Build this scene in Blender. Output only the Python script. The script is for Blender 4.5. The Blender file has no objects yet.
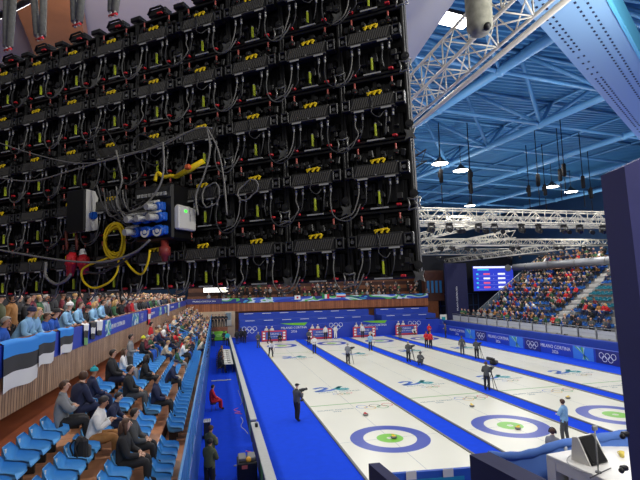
import bpy, bmesh, math, random
from mathutils import Vector, Matrix, Euler
V = Vector
rnd = random.Random(7)
PI = math.pi
scene = bpy.context.scene
COL = scene.collection

# ------------------------------------------------------------------ camera (metres; tee of the first sheet is the origin, ice runs along +y)
CAM = V((-7.7947, -19.9641, 6.9403)); FPX = 442.953
YAW, PITCH, ROLL = .2308, .1073, -.021
_f = V((math.sin(YAW)*math.cos(PITCH), math.cos(YAW)*math.cos(PITCH), math.sin(PITCH)))
_r0 = V((math.cos(YAW), -math.sin(YAW), 0)); _u0 = _r0.cross(_f)
_r = _r0*math.cos(ROLL) + _u0*math.sin(ROLL); _u = -_r0*math.sin(ROLL) + _u0*math.cos(ROLL)
def ray(x, y): return _r*((x-320)/FPX) - _u*((y-240)/FPX) + _f
def onz(x, y, z):
    d = ray(x, y); return CAM + d*((z-CAM.z)/d.z)
def ony(x, y, Y):
    d = ray(x, y); return CAM + d*((Y-CAM.y)/d.y)
def onx(x, y, X):
    d = ray(x, y); return CAM + d*((X-CAM.x)/d.x)

# ------------------------------------------------------------------ materials
def lin(c):
    return tuple((v/255/12.92 if v/255 <= .04045 else ((v/255+.055)/1.055)**2.4) for v in c)
MATS = {}
def mat(name, rgb, rough=.6, metal=0., var=.0, scale=8., emit=0., alpha=1., bump=0., spec=.5):
    if name in MATS: return MATS[name]
    m = bpy.data.materials.new(name); m.use_nodes = True
    nt = m.node_tree; b = nt.nodes['Principled BSDF']
    c = lin(rgb)
    b.inputs['Base Color'].default_value = (*c, 1)
    b.inputs['Roughness'].default_value = rough
    b.inputs['Metallic'].default_value = metal
    b.inputs['Specular IOR Level'].default_value = spec
    if alpha < 1: b.inputs['Alpha'].default_value = alpha
    if emit:
        b.inputs['Emission Color'].default_value = (*c, 1); b.inputs['Emission Strength'].default_value = emit
    if var or bump:
        tc = nt.nodes.new('ShaderNodeTexCoord'); n = nt.nodes.new('ShaderNodeTexNoise')
        n.inputs['Scale'].default_value = scale; n.inputs['Detail'].default_value = 4
        nt.links.new(tc.outputs['Object'], n.inputs['Vector'])
        if var:
            r = nt.nodes.new('ShaderNodeValToRGB')
            r.color_ramp.elements[0].position = .3; r.color_ramp.elements[1].position = .7
            r.color_ramp.elements[0].color = (*[v*(1-var) for v in c], 1)
            r.color_ramp.elements[1].color = (*[min(1, v*(1+var)) for v in c], 1)
            nt.links.new(n.outputs['Fac'], r.inputs['Fac']); nt.links.new(r.outputs['Color'], b.inputs['Base Color'])
        if bump:
            bp = nt.nodes.new('ShaderNodeBump'); bp.inputs['Strength'].default_value = bump
            nt.links.new(n.outputs['Fac'], bp.inputs['Height']); nt.links.new(bp.outputs['Normal'], b.inputs['Normal'])
    MATS[name] = m; return m

def plank_mat(name, ax, pitch, c1, c2, gap, rough=.6, gapw=.06):
    """planks across axis ax of the object, each with its own tone, dark joints between"""
    m = bpy.data.materials.new(name); m.use_nodes = True; nt = m.node_tree; N = nt.nodes.new; L = nt.links.new
    b = nt.nodes['Principled BSDF']; b.inputs['Roughness'].default_value = rough
    tc = N('ShaderNodeTexCoord'); sx = N('ShaderNodeSeparateXYZ'); L(tc.outputs['Object'], sx.inputs[0])
    d = N('ShaderNodeMath'); d.operation = 'DIVIDE'; d.inputs[1].default_value = pitch; L(sx.outputs[ax], d.inputs[0])
    fl = N('ShaderNodeMath'); fl.operation = 'FLOOR'; L(d.outputs[0], fl.inputs[0])
    fr = N('ShaderNodeMath'); fr.operation = 'FRACT'; L(d.outputs[0], fr.inputs[0])
    wn = N('ShaderNodeTexWhiteNoise'); wn.noise_dimensions = '1D'; L(fl.outputs[0], wn.inputs['W'])
    no = N('ShaderNodeTexNoise'); no.inputs['Scale'].default_value = 3; no.inputs['Detail'].default_value = 6; L(tc.outputs['Object'], no.inputs['Vector'])
    ad = N('ShaderNodeMath'); ad.operation = 'MULTIPLY_ADD'; ad.inputs[1].default_value = .6; L(no.outputs['Fac'], ad.inputs[0])
    sc_ = N('ShaderNodeMath'); sc_.operation = 'MULTIPLY'; sc_.inputs[1].default_value = .55; L(wn.outputs['Value'], sc_.inputs[0]); L(sc_.outputs[0], ad.inputs[2])
    r = N('ShaderNodeValToRGB'); r.color_ramp.elements[0].position = .2; r.color_ramp.elements[1].position = .85
    r.color_ramp.elements[0].color = (*lin(c1), 1); r.color_ramp.elements[1].color = (*lin(c2), 1); L(ad.outputs[0], r.inputs['Fac'])
    lt = N('ShaderNodeMath'); lt.operation = 'LESS_THAN'; lt.inputs[1].default_value = gapw; L(fr.outputs[0], lt.inputs[0])
    mx = N('ShaderNodeMix'); mx.data_type = 'RGBA'; L(lt.outputs[0], mx.inputs['Factor']); L(r.outputs['Color'], mx.inputs['A']); mx.inputs['B'].default_value = (*lin(gap), 1)
    L(mx.outputs['Result'], b.inputs['Base Color']); MATS[name] = m; return m

def print_mat(name, cols, scale, stretch=(1, 1, 1), rough=.5):
    """printed fabric with broad sweeping colour fields"""
    m = bpy.data.materials.new(name); m.use_nodes = True; nt = m.node_tree; N = nt.nodes.new; L = nt.links.new
    b = nt.nodes['Principled BSDF']; b.inputs['Roughness'].default_value = rough
    tc = N('ShaderNodeTexCoord'); mp = N('ShaderNodeMapping'); mp.inputs['Scale'].default_value = stretch; mp.inputs['Rotation'].default_value = (.5, .6, .4)
    L(tc.outputs['Object'], mp.inputs[0])
    no = N('ShaderNodeTexNoise'); no.inputs['Scale'].default_value = scale; no.inputs['Detail'].default_value = 1; no.inputs['Distortion'].default_value = 1.2
    L(mp.outputs[0], no.inputs['Vector'])
    r = N('ShaderNodeValToRGB'); r.color_ramp.interpolation = 'CONSTANT'
    el = r.color_ramp.elements
    for i, (p, c) in enumerate(cols):
        e = el[i] if i < 2 else el.new(p)
        e.position = p; e.color = (*lin(c), 1)
    L(no.outputs['Fac'], r.inputs['Fac']); L(r.outputs['Color'], b.inputs['Base Color']); MATS[name] = m; return m

M_black = mat('black_plastic', (13, 13, 14), .45, var=.25, scale=20)
M_dark = mat('dark_metal', (50, 50, 50), .42, .3, var=.25)
M_grey = mat('grey_metal', (120, 120, 118), .4, .5)
M_lgrey = mat('light_grey', (176, 176, 170), .5, var=.06)
M_white = mat('white_paint', (226, 224, 216), .45, var=.03)
M_wtruss = mat('white_truss_paint', (206, 202, 188), .4, .1)
M_yellow = mat('yellow_plastic', (250, 214, 18), .45)
M_lime = mat('lime_plastic', (206, 222, 50), .45)
M_red = mat('red_plastic', (205, 40, 48), .4)
M_pink = mat('pink_rod', (178, 92, 84), .4)
M_alu = mat('cast_alloy', (150, 150, 146), .35, .6)
M_cable = mat('grey_cable', (128, 126, 120), .5)
M_midcable = mat('mid_grey_cable', (92, 92, 90), .45)
M_cabled = mat('dark_cable', (52, 52, 54), .5)
M_carpet = mat('blue_carpet', (22, 70, 214), .9, var=.05, scale=3, spec=.1)
M_ice = mat('pebbled_ice', (232, 230, 214), .28, var=.015, scale=.5, bump=.02)
M_navy = mat('navy_fabric', (42, 44, 98), .8, var=.06, scale=3, bump=.05)
M_navy2 = mat('dark_navy_fabric', (27, 30, 70), .8, var=.06, scale=3)
M_blue = mat('tier_cover_blue', (34, 66, 168), .7, var=.08, scale=1)
M_bannerblue = mat('banner_blue', (36, 66, 178), .5, var=.03, scale=1)
M_bannernavy = mat('banner_navy', (38, 44, 118), .5)
M_seat = mat('blue_seat_plastic', (86, 166, 228), .38, var=.04, scale=5)
M_seatr = mat('deep_blue_seat_plastic', (34, 96, 168), .4)
M_seatt = mat('teal_seat_plastic', (24, 120, 140), .4)
M_roof = mat('roof_deck_blue', (66, 130, 178), .6, var=.06, scale=.3)
M_tube = mat('roof_tube_blue', (98, 158, 204), .4, var=.05, scale=.5)
M_tubel = mat('brace_tube_blue', (86, 146, 194), .4)
M_rail = mat('blue_rail_paint', (70, 140, 200), .4)
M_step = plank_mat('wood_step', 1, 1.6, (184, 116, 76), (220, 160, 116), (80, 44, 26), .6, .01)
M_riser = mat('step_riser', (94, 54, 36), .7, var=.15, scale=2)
M_orange = mat('terracotta_floor', (186, 98, 56), .7, var=.1, scale=2)
M_slat = plank_mat('vertical_slats', 1, .14, (140, 108, 84), (196, 160, 128), (52, 36, 28), .6, .2)
M_slatx = plank_mat('vertical_slats_far', 0, .3, (120, 66, 38), (164, 98, 60), (70, 36, 20), .6, .08)
M_wood = mat('varnished_wood', (122, 72, 44), .45, var=.2, scale=3)
M_woodd = mat('dark_wood', (70, 38, 28), .6, var=.2, scale=2)
M_beige = mat('beige_wall', (186, 164, 138), .8)
M_darkwall = mat('dark_wall', (26, 28, 36), .8)
M_conc = mat('concrete_grey', (150, 148, 146), .8, var=.06, scale=.6)
M_green = mat('leaf_green', (112, 190, 40), .5)
M_teal = mat('teal_print', (40, 150, 190), .5)
M_ring = mat('house_blue', (52, 74, 172), .3)
M_hgreen = mat('house_green', (124, 200, 60), .3)
M_txtw = mat('white_lettering', (232, 234, 238), .5)
M_glassb = mat('tinted_blue_panel', (60, 130, 200), .2, alpha=.55)
M_steel = mat('galvanised_steel', (150, 154, 158), .4, .6)
M_screen = mat('monitor_glass', (18, 19, 22), .15)
M_stone = mat('granite', (120, 118, 112), .35, var=.2, scale=40)
M_print = print_mat('sweeping_print', [(0, (28, 54, 160)), (.40, (48, 90, 190)), (.47, (200, 214, 226)), (.52, (80, 170, 90)), (.58, (24, 44, 120)), (.66, (60, 150, 200))], .45, (.5, .5, 1.4))
M_art = print_mat('art_print', [(0, (34, 92, 190)), (.42, (120, 200, 120)), (.48, (214, 226, 230)), (.53, (40, 150, 190)), (.6, (30, 60, 160))], .9, (1, 1, 1.6))
M_lampw = mat('lamp_glow', (255, 250, 240), .5, emit=14)
M_holes = mat('perforation_dark', (20, 34, 70), .8)

# ------------------------------------------------------------------ mesh helper
class MB:
    def __init__(s): s.v = []; s.f = []; s.m = []; s.sm = []
    def add(s, vs, fs, mi=0, T=None, smooth=False):
        o = len(s.v)
        s.v += [(T @ V(v))[:] if T else tuple(v) for v in vs]
        for f in fs: s.f.append(tuple(i+o for i in f)); s.m.append(mi); s.sm.append(smooth)
        return s
    def box(s, c, d, mi=0, R=None, bev=0.):
        x, y, z = d[0]/2, d[1]/2, d[2]/2
        if bev:
            b = min(bev, x*.9, y*.9, z*.9); vs = []
            for sx in (-1, 1):
                for sy in (-1, 1):
                    for sz in (-1, 1):
                        vs += [(sx*(x-b), sy*(y-b), sz*z), (sx*(x-b), sy*y, sz*(z-b)), (sx*x, sy*(y-b), sz*(z-b))]
            bm = bmesh.new()
            for v in vs: bm.verts.new(v)
            bmesh.ops.convex_hull(bm, input=bm.verts); bm.verts.index_update()
            T = Matrix.Translation(c) @ (R.to_4x4() if R else Matrix())
            s.add([v.co[:] for v in bm.verts], [[v.index for v in f.verts] for f in bm.faces], mi, T); bm.free(); return s
        vs = [(-x, -y, -z), (x, -y, -z), (x, y, -z), (-x, y, -z), (-x, -y, z), (x, -y, z), (x, y, z), (-x, y, z)]
        T = Matrix.Translation(c) @ (R.to_4x4() if R else Matrix())
        return s.add(vs, [(0, 3, 2, 1), (4, 5, 6, 7), (0, 1, 5, 4), (1, 2, 6, 5), (2, 3, 7, 6), (3, 0, 4, 7)], mi, T)
    def tube(s, pts, r, n=6, mi=0, cap=True, smooth=True):
        pts = [V(p) for p in pts]; rs = r if isinstance(r, (list, tuple)) else [r]*len(pts)
        rings = []; up = None
        for i, p in enumerate(pts):
            t = (pts[min(i+1, len(pts)-1)] - pts[max(i-1, 0)])
            t = t.normalized() if t.length > 1e-9 else V((0, 0, 1))
            if up is None:
                up = V((0, 0, 1)) if abs(t.z) < .9 else V((1, 0, 0))
            a = t.cross(up); a = a.normalized() if a.length > 1e-6 else t.orthogonal().normalized()
            b = a.cross(t); up = b
            rings.append([p + (a*math.cos(2*PI*k/n) + b*math.sin(2*PI*k/n))*rs[i] for k in range(n)])
        vs = [q for R in rings for q in R]; fs = []
        for i in range(len(rings)-1):
            for k in range(n):
                k2 = (k+1) % n; fs.append((i*n+k, i*n+k2, (i+1)*n+k2, (i+1)*n+k))
        s.add(vs, fs, mi, smooth=smooth)
        if cap:
            o = len(s.v)-len(vs)
            s.f += [tuple(o+k for k in reversed(range(n))), tuple(o+(len(rings)-1)*n+k for k in range(n))]; s.m += [mi, mi]; s.sm += [False, False]
        return s
    def lathe(s, prof, n=16, mi=0, T=None, smooth=True):
        vs = []; fs = []
        for r, z in prof: vs += [(r*math.cos(2*PI*k/n), r*math.sin(2*PI*k/n), z) for k in range(n)]
        for i in range(len(prof)-1):
            for k in range(n):
                k2 = (k+1) % n; fs.append((i*n+k, i*n+k2, (i+1)*n+k2, (i+1)*n+k))
        fs.append(tuple(reversed(range(n)))); fs.append(tuple((len(prof)-1)*n+k for k in range(n)))
        return s.add(vs, fs, mi, T, smooth)
    def ball(s, c, r, n=10, m=6, mi=0, R=None):
        rx, ry, rz = r if isinstance(r, (list, tuple)) else (r, r, r); vs = []; fs = []
        for i in range(1, m):
            t = PI*i/m
            vs += [(rx*math.sin(t)*math.cos(2*PI*k/n), ry*math.sin(t)*math.sin(2*PI*k/n), rz*math.cos(t)) for k in range(n)]
        for i in range(m-2):
            for k in range(n):
                k2 = (k+1) % n; fs.append((i*n+k2, i*n+k, (i+1)*n+k, (i+1)*n+k2))
        vs += [(0, 0, rz), (0, 0, -rz)]; a = len(vs)-2
        for k in range(n):
            k2 = (k+1) % n; fs.append((a, k, k2)); fs.append((a+1, (m-2)*n+k2, (m-2)*n+k))
        return s.add(vs, fs, mi, Matrix.Translation(c) @ (R.to_4x4() if R else Matrix()), True)
    def prism(s, poly, ext, mi=0):
        n = len(poly); e = V(ext); vs = [V(p) for p in poly] + [V(p)+e for p in poly]
        return s.add([v[:] for v in vs], [tuple(range(n)), tuple(reversed(range(n, 2*n)))] + [(i, i+n, (i+1) % n+n, (i+1) % n) for i in range(n)], mi)
    def ring(s, c, r0, r1, z=0., n=48, mi=0, ax=((1, 0, 0), (0, 1, 0)), th=.0):
        a, b = V(ax[0]), V(ax[1]); c = V(c); vs = []; fs = []
        for k in range(n):
            d = a*math.cos(2*PI*k/n) + b*math.sin(2*PI*k/n); vs += [(c+d*r0)[:], (c+d*r1)[:]]
        for k in range(n):
            j = (k+1) % n; fs.append((2*k, 2*k+1, 2*j+1, 2*j))
        return s.add(vs, fs, mi)
    def mesh(s, name, mats):
        me = bpy.data.meshes.new(name); me.from_pydata(s.v, [], s.f)
        for m in (mats if isinstance(mats, (list, tuple)) else [mats]): me.materials.append(m)
        me.polygons.foreach_set('material_index', s.m); me.polygons.foreach_set('use_smooth', s.sm); me.update(); return me
    def build(s, name, mats, parent=None): return put(name, s.mesh(name, mats), parent)

def put(name, me, parent=None, loc=None, rz=0):
    o = bpy.data.objects.new(name, me); COL.objects.link(o)
    if parent: o.parent = parent
    if loc is not None: o.location = loc
    if rz: o.rotation_euler.z = rz
    return o
def tag(o, label, cat, group=None, kind=None):
    o['label'] = label; o['category'] = cat
    if group: o['group'] = group
    if kind: o['kind'] = kind
    return o
def thing(name, label, cat, loc=(0, 0, 0), rz=0, group=None):
    o = put(name, None, None, loc, rz); return tag(o, label, cat, group)
def struct(o, label=None):
    o['kind'] = 'structure'
    if label: o['label'] = label
    return o
def dup(root, loc=None, rz=None, label=None, group=None, mtx=None):
    r = root.copy(); COL.objects.link(r)
    if loc is not None: r.location = loc
    if rz is not None: r.rotation_euler = (0, 0, rz)
    if mtx is not None: r.matrix_world = mtx
    if label: r['label'] = label
    if group: r['group'] = group
    for ch in list(root.children):
        c = ch.copy(); COL.objects.link(c); c.parent = r
        for g in list(ch.children):
            d = g.copy(); COL.objects.link(d); d.parent = c
    return r
ONES = 'zeroth first second third fourth fifth sixth seventh eighth ninth tenth eleventh twelfth thirteenth fourteenth fifteenth sixteenth seventeenth eighteenth nineteenth'.split()
TENS = ['', '', 'twenty', 'thirty', 'forty', 'fifty', 'sixty', 'seventy', 'eighty', 'ninety']
TENTH = ['', '', 'twentieth', 'thirtieth', 'fortieth', 'fiftieth', 'sixtieth', 'seventieth', 'eightieth', 'ninetieth']
def nth(n):
    if n < 20: return ONES[n]
    return TENTH[n//10] if n % 10 == 0 else TENS[n//10]+'-'+ONES[n % 10]
def spline(pts, k=6):
    pts = [V(p) for p in pts]; P = [pts[0]*2-pts[1]] + pts + [pts[-1]*2-pts[-2]]; out = []
    for i in range(1, len(P)-2):
        for j in range(k):
            t = j/k; a, b, c, d = P[i-1], P[i], P[i+1], P[i+2]
            out.append(.5*((2*b)+(c-a)*t+(2*a-5*b+4*c-d)*t*t+(3*b-a-3*c+d)*t**3))
    out.append(pts[-1]); return out
_txt = {}
def text_mesh(txt, size, m, ext=.004):
    key = (txt, size, m.name)
    if key in _txt: return _txt[key]
    cu = bpy.data.curves.new('lettering', 'FONT'); cu.body = txt; cu.size = size; cu.extrude = ext; cu.align_x = 'CENTER'; cu.align_y = 'CENTER'; cu.resolution_u = 2
    o = bpy.data.objects.new('lettering', cu); COL.objects.link(o)
    dg = bpy.context.evaluated_depsgraph_get(); dg.update()
    me = bpy.data.meshes.new_from_object(o.evaluated_get(dg)); me.materials.clear(); me.materials.append(m)
    bpy.data.objects.remove(o); _txt[key] = me; return me
def text_on(txt, size, m, parent, loc, right, up, name='lettering'):
    """lettering lying in the plane right/up"""
    o = put(name, text_mesh(txt, size, m), parent)
    r, u = V(right).normalized(), V(up).normalized(); n = r.cross(u)
    T = Matrix((r, u, n)).transposed().to_4x4(); T.translation = V(loc); o.matrix_local = T; return o
def rings_mb(mb, c, R, right, up, mis, w=.16):
    c = V(c); r = V(right).normalized(); u = V(up).normalized(); n = r.cross(u)
    for i, (dx, dy) in enumerate(((-2.3, 0), (0, 0), (2.3, 0), (-1.15, -1.0), (1.15, -1.0))):
        mb.ring(c + r*dx*R + u*(dy*R+.5*R) + n*.002*i, R*(1-w), R, 0, 24, mis[i], (r[:], u[:]))
    return mb

# ================================================================== SETTING
mb = MB(); mb.box((12, 15, -.06), (90, 100, .12)); struct(mb.build('floor', M_carpet))
def slab(name, c, d, m, label=None): return struct(MB().box(c, d).build(name, m), label)
slab('wall_left', (-20.3, 16, 10.4), (.3, 96, 21), M_darkwall)
slab('wall_far', (12, 58.3, 10.4), (66, .3, 21), mat('far_wall_blue', (50, 84, 120), .8))
slab('wall_right', (46.3, 16, 10.4), (.3, 96, 21), mat('end_wall_blue', (48, 84, 122), .7))
# corrugated ceiling deck, ribs across the hall
RZ = 20.9
vs = []; fs = []; k = 0; y = -24.
prof = [(0, 0), (.16, 0), (.22, -.16), (.38, -.16), (.44, 0)]
ys = []
while y < 58:
    for a, b in prof[:-1]: ys.append((y+a, RZ+b))
    y += .44
for (yy, z) in ys: vs += [(-21, yy, z), (47, yy, z)]
fs = [(2*i, 2*i+1, 2*i+3, 2*i+2) for i in range(len(ys)-1)]
ceiling = struct(MB().add(vs, fs).build('ceiling', M_roof), 'blue corrugated roof deck')

# roof space frame : big lower tubes (parts of the ceiling), nodes, braces
CZ = 17.6
def onroof(x, y): return onz(x, y, CZ)
A0, A1 = onroof(413.7, 179), onroof(603, 97)
dirA = (A1-A0).normalized(); perp = V((-dirA.y, dirA.x, 0)); perp = perp if perp.x > 0 else -perp
lines = []
pitch = 8.1
base = A0 + dirA*((A0.y+20)/-dirA.y*0)
off0 = A0
nodes = {}
for li in range(-2, 4):
    o = off0 + perp*pitch*li
    t0, t1 = -40., 46.
    MB().tube([o+dirA*t0, o+dirA*t1], .23, 10).build('chord_tube', M_tube, ceiling)
    for ti in range(-7, 9):
        p = o + dirA*(ti*5.1+.4)
        nodes[(li, ti)] = p
def vis(p, m=60):
    d = p-CAM; z = d.dot(_f)
    if z < 1: return False
    x = 320+FPX*d.dot(_r)/z; y = 240-FPX*d.dot(_u)/z
    return -m < x < 640+m and -m < y < 300
nb = 0
def onroofview(p):
    d = p-CAM; z = d.dot(_f)
    if z < 1: return False
    x = 320+FPX*d.dot(_r)/z; y = 240-FPX*d.dot(_u)/z
    return 330 < x < 760 and -120 < y < 235
for li in range(-2, 4):
    q = off0+perp*pitch*(li+.5)+V((0, 0, 3.0)); MB().tube([q+dirA*-40, q+dirA*46], .1, 6).build('upper_chord_tube', M_tubel, ceiling)
for (li, ti), p in nodes.items():
    if not onroofview(p): continue
    up = []
    for a in (-.5, .5):
        for b in (-.5, .5):
            q = p + perp*pitch*a + dirA*5.1*b + V((0, 0, 3.0))
            if nb < 96:
                MB().tube([p, q], .13, 8).build('brace_tube', M_tubel, ceiling); nb += 1
    MB().ball(p, .3, 8, 6).build('roof_node', M_tube, ceiling)
    if (li+1, ti) in nodes:
        MB().tube([p, nodes[(li+1, ti)]], .12, 8).build('cross_tube', M_tubel, ceiling)
for ti in range(-7, 10):
    p = off0 + dirA*((ti-.5)*5.1+.4) + V((0, 0, 3.0))
    MB().tube([p-perp*22, p+perp*24], .1, 6).build('purlin_tube', M_tubel, ceiling)

# ================================================================== ICE
SP = 6.304
sheet_words = ['nearest the officials walkway', 'second from the officials walkway', 'third from the officials walkway', 'beside the banner wall']
ice = []
GREEN_LINE = mat('hog_line_green', (120, 175, 90), .3)
RINGC = [mat('ring_blue', (60, 110, 190), .35), mat('ring_black', (90, 90, 96), .35), mat('ring_red', (215, 90, 96), .35), mat('ring_yellow', (226, 190, 90), .35), mat('ring_green', (100, 175, 110), .35)]
M_26a = mat('emblem_blue', (24, 96, 190), .35); M_26b = mat('emblem_teal', (30, 160, 170), .35); M_faint = mat('faint_lettering', (120, 140, 150), .4)
M_line = mat('thin_line', (150, 160, 170), .4)
M_edge = mat('sheet_kerb', (112, 112, 110), .6)
for s in range(4):
    cx = s*SP
    o = MB().box((0, 17.4, .004), (4.9, 44.4, .008)).build('ice_sheet', M_ice); o.location = (cx, 0, 0)
    struct(o, 'white curling ice sheet '+sheet_words[s]); ice.append(o)
    for sx in (-1, 1):
        MB().box((sx*2.5, 17.4, .03), (.1, 44.6, .06), 0, None, .01).build('sheet_kerb', M_edge, o)
    for Y in (0, 34.75):
        MB().ring((0, Y, .0095), 1.22, 1.83, n=64).build('house_ring', M_ring, o)
        MB().ring((0, Y, .0095), .15, .61, n=48).build('house_centre', M_hgreen, o)
        MB().box((0, Y, .009), (4.8, .02, .001)).build('tee_line', M_line, o)
    for Y in (6.4, 28.35): MB().box((0, Y, .009), (4.8, .12, .001)).build('hog_line', GREEN_LINE, o)
    MB().box((0, 17.4, .0088), (.02, 44, .001)).build('centre_line', M_line, o)
    for Y, sg in ((10.2, 1), (25.2, 1)):
        # stylised 26 stroke emblem, then rings
        e = MB()
        pts = spline([(-1.25, Y+.55, .010), (-.8, Y+.8, .010), (-.35, Y+.55, .010), (-.8, Y+.05, .010), (-1.3, Y-.25, .010), (-.4, Y-.2, .010), (.1, Y+.1, .010), (.75, Y+.85, .010), (.35, Y+.2, .010), (.45, Y-.25, .010), (.9, Y-.2, .010), (.95, Y+.15, .010), (.5, Y+.1, .010)], 5)
        for i in range(len(pts)-1):
            a, b = pts[i], pts[i+1]; d = (b-a).normalized(); w = V((-d.y, d.x, 0))*.15
            e.add([(a-w)[:], (b-w)[:], (b+w)[:], (a+w)[:]], [(0, 1, 2, 3)], 0 if i < len(pts)//2 else 1)
        e.build('emblem', [M_26a, M_26b], o)
        text_on('MILANO CORTINA', .34, M_faint, o, (.25, Y-.7, .0095), (1, 0, 0), (0, 1, 0), 'ice_lettering')
        rings_mb(MB(), (.3, Y-1.35, .0095), .2, (1, 0, 0), (0, 1, 0), range(5), .2).build('rings', RINGC, o)
    text_on('MILANO CORTINA', .25, M_faint, o, (-1.15, 5.3, .0095), (1, 0, 0), (0, 1, 0), 'ice_lettering')
    text_on('2026', .25, M_faint, o, (-1.15, 4.95, .0095), (1, 0, 0), (0, 1, 0), 'ice_lettering')
    rings_mb(MB(), (1.25, 5.3, .0095), .34, (1, 0, 0), (0, 1, 0), range(5), .16).build('rings', RINGC, o)

# curling stones
def stone(pxy, col, label):
    p = onz(*pxy, 0)
    t = thing('curling_stone', label, 'curling stone', (p.x, p.y, .01), rnd.uniform(0, 6), 'curling stones on the near ice')
    MB().lathe([(.06, 0), (.11, .005), (.143, .04), (.146, .057), (.143, .075), (.11, .108), (.075, .114)], 20).build('granite_body', M_stone, t)
    MB().lathe([(.1, .1), (.1, .118), (.05, .128)], 16).build('cap', col, t)
    MB().tube(spline([(0, 0, .12), (0, 0, .165), (0, .03, .178), (0, .11, .175)]), [.018]*19, 6).build('handle', col, t)
stone((365.6, 415.7), M_red, 'red handled stone just inside the hog line of the nearest sheet')
stone((393.8, 438.5), M_yellow, 'yellow handled stone on the green button of the nearest sheet')
stone((517.9, 429.5), M_yellow, 'yellow handled stone near the button of the second sheet')
stone((472, 407), M_yellow, 'yellow handled stone between hog line and house on the second sheet')
stone((568, 398.8), M_yellow, 'yellow handled stone above the house of the third sheet')

# ================================================================== LED VIDEO WALL (seen from behind)
_d = V((math.sin(-.9739)*math.cos(-.0169), math.cos(-.9739)*math.cos(-.0169), math.sin(-.0169)))
_dn = V((0, 0, -1)) + .0147*V((_d.y, -_d.x, 0)) - .0073*V((_d.x, _d.y, 0))
WX = (-_d).normalized(); WZ = (-_dn); WZ = (WZ - WX*WZ.dot(WX)).normalized(); WY = WZ.cross(WX)
WM = Matrix((WX, WY, WZ)).transposed().to_4x4(); WM.translation = V((-6.693, -17.088, 8.826)) + WY*.115 - WX*.031
WI = WM.inverted(); CL = WI @ CAM
def wl(x, y, dy=-.1):
    """the point of plane local y = dy of the video wall seen at a pixel"""
    d = WI.to_3x3() @ ray(x, y); return CL + d*((dy-CL.y)/d.y)
wall = put('led_video_wall', None); wall.matrix_world = WM
tag(wall, 'back of the huge black hanging video wall, grid of latched cabinets with yellow tags', 'video screen')
CW, CH = .4949, .5
def cab_meshes(v):
    r = random.Random(v); P = {}
    m = MB()
    m.box((0, .05, 0), (.492, .02, .497))
    for sx in (-1, 1): m.box((sx*.236, .01, 0), (.022, .1, .496), 0, None, .004)
    for sz in (-1, 1): m.box((0, .01, sz*.236), (.49, .1, .022), 0, None, .004)
    m.box((0, .02, 0), (.03, .06, .46))
    for sx in (-1, 1):
        for sz in (-1, 1):
            m.box((sx*.118, .025, sz*.118), (.17, .04, .17), 0, None, .01)
            for q in range(3): m.box((sx*.118-.05+q*.05, .0, sz*.118), (.012, .02, .15), 0)
    # knobbly fittings along the upper part
    for q in range(9):
        x = -.19+q*.047; hh = r.uniform(.025, .06)
        m.box((x, -.02, .135+r.uniform(-.01, .03)), (.036, r.uniform(.04, .08), hh), 1, Euler((r.uniform(-.3, .3), r.uniform(-.3, .3), 0)).to_matrix(), .006)
        if q % 2: m.tube([(x, -.05, .16), (x, -.075, .16)], .014, 8, 1)
    for q in range(10):
        m.box((r.uniform(-.21, .21), -.01, r.uniform(-.2, -.08)), (r.uniform(.015, .05), .05, r.uniform(.01, .05)), 1, None, .004)
    P['cabinet'] = m.mesh('led_cabinet', [M_black, M_dark])
    b = MB(); b.box((0, -.085, .022), (.33, .08, .11), 0, None, .008)
    for q in range(17): b.box((-.14+q*.0175, -.127, .026), (.009, .008, .078), 1, Euler((0, .35, 0)).to_matrix())
    b.box((0, -.126, -.022), (.32, .008, .008), 1)
    P['box'] = b.mesh('power_box', [M_boxg, M_rib])
    k = MB()
    for sx in (-1, 1):
        c = sx*.2
        for (dx, dz, w, h) in ((-.027, 0, .014, .085), (.027, 0, .014, .085), (0, .036, .066, .014), (0, -.036, .066, .014)):
            k.box((c+dx, -.1, .025+dz), (w, .06, h), 0, None, .003)
        k.tube([(c, -.1, .025), (c, -.12, .025)], .014, 8, 1)
    P['bracket'] = k.mesh('side_bracket', [M_dark, M_grey])
    y = MB(); R1 = Euler((0, .35, 0)).to_matrix()
    y.box((.011, -.115, .098), (.1, .02, .014), 0, Euler((0, -.1, 0)).to_matrix(), .003)
    for q in (-.019, .021, .061): y.box((q, -.125, .086), (.014, .014, .034), 0, Euler((0, .6, 0)).to_matrix(), .003)
    P['handle'] = y.mesh('yellow_handle', M_yellow)
    s = MB()
    for x in (-.1, .1): s.box((x, -.129, -.032), (.075, .003, .012))
    s.box((0, -.129, -.01), (.01, .003, .01))
    P['label'] = s.mesh('sticker', M_lgrey)
    c = MB()
    for x in (-.14, -.085, .09, .14):
        c.tube([(x, -.09, -.03), (x, -.09, -.06)], .011, 6, 0); c.tube([(x, -.09, -.055), (x, -.09, -.085)], .008, 6, 1)
    P['plug'] = c.mesh('cable_plug', [M_alu, M_lgrey])
    g = MB()
    g.tube(spline([(-.14, -.09, -.085), (-.14, -.1, -.13), (-.15+r.uniform(-.02, .03), -.1, -.2), (-.2, -.1, -.27), (-.3, -.09, -.3)]), .005, 5, 0)
    g.tube(spline([(-.085, -.09, -.085), (-.085, -.1, -.14), (-.1+r.uniform(-.03, .02), -.1, -.2), (-.15, -.08, -.24)]), .005, 5, 1)
    g.tube(spline([(.09, -.09, -.085), (.085, -.1, -.15), (.08+r.uniform(-.02, .02), -.09, -.22)]), .005, 5, 1)
    x = r.uniform(-.03, .03)
    if v % 2: g.tube(spline([(x, -.13, .08), (x+.02, -.14, 0), (x+.01, -.14, -.06), (x+.06, -.14, -.1), (x+.09, -.1, -.05)]), .0045, 5, 1)
    P['cable'] = g.mesh('data_cable', [M_cable, M_cabled])
    j = MB(); dz = r.uniform(-.03, .02)
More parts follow.
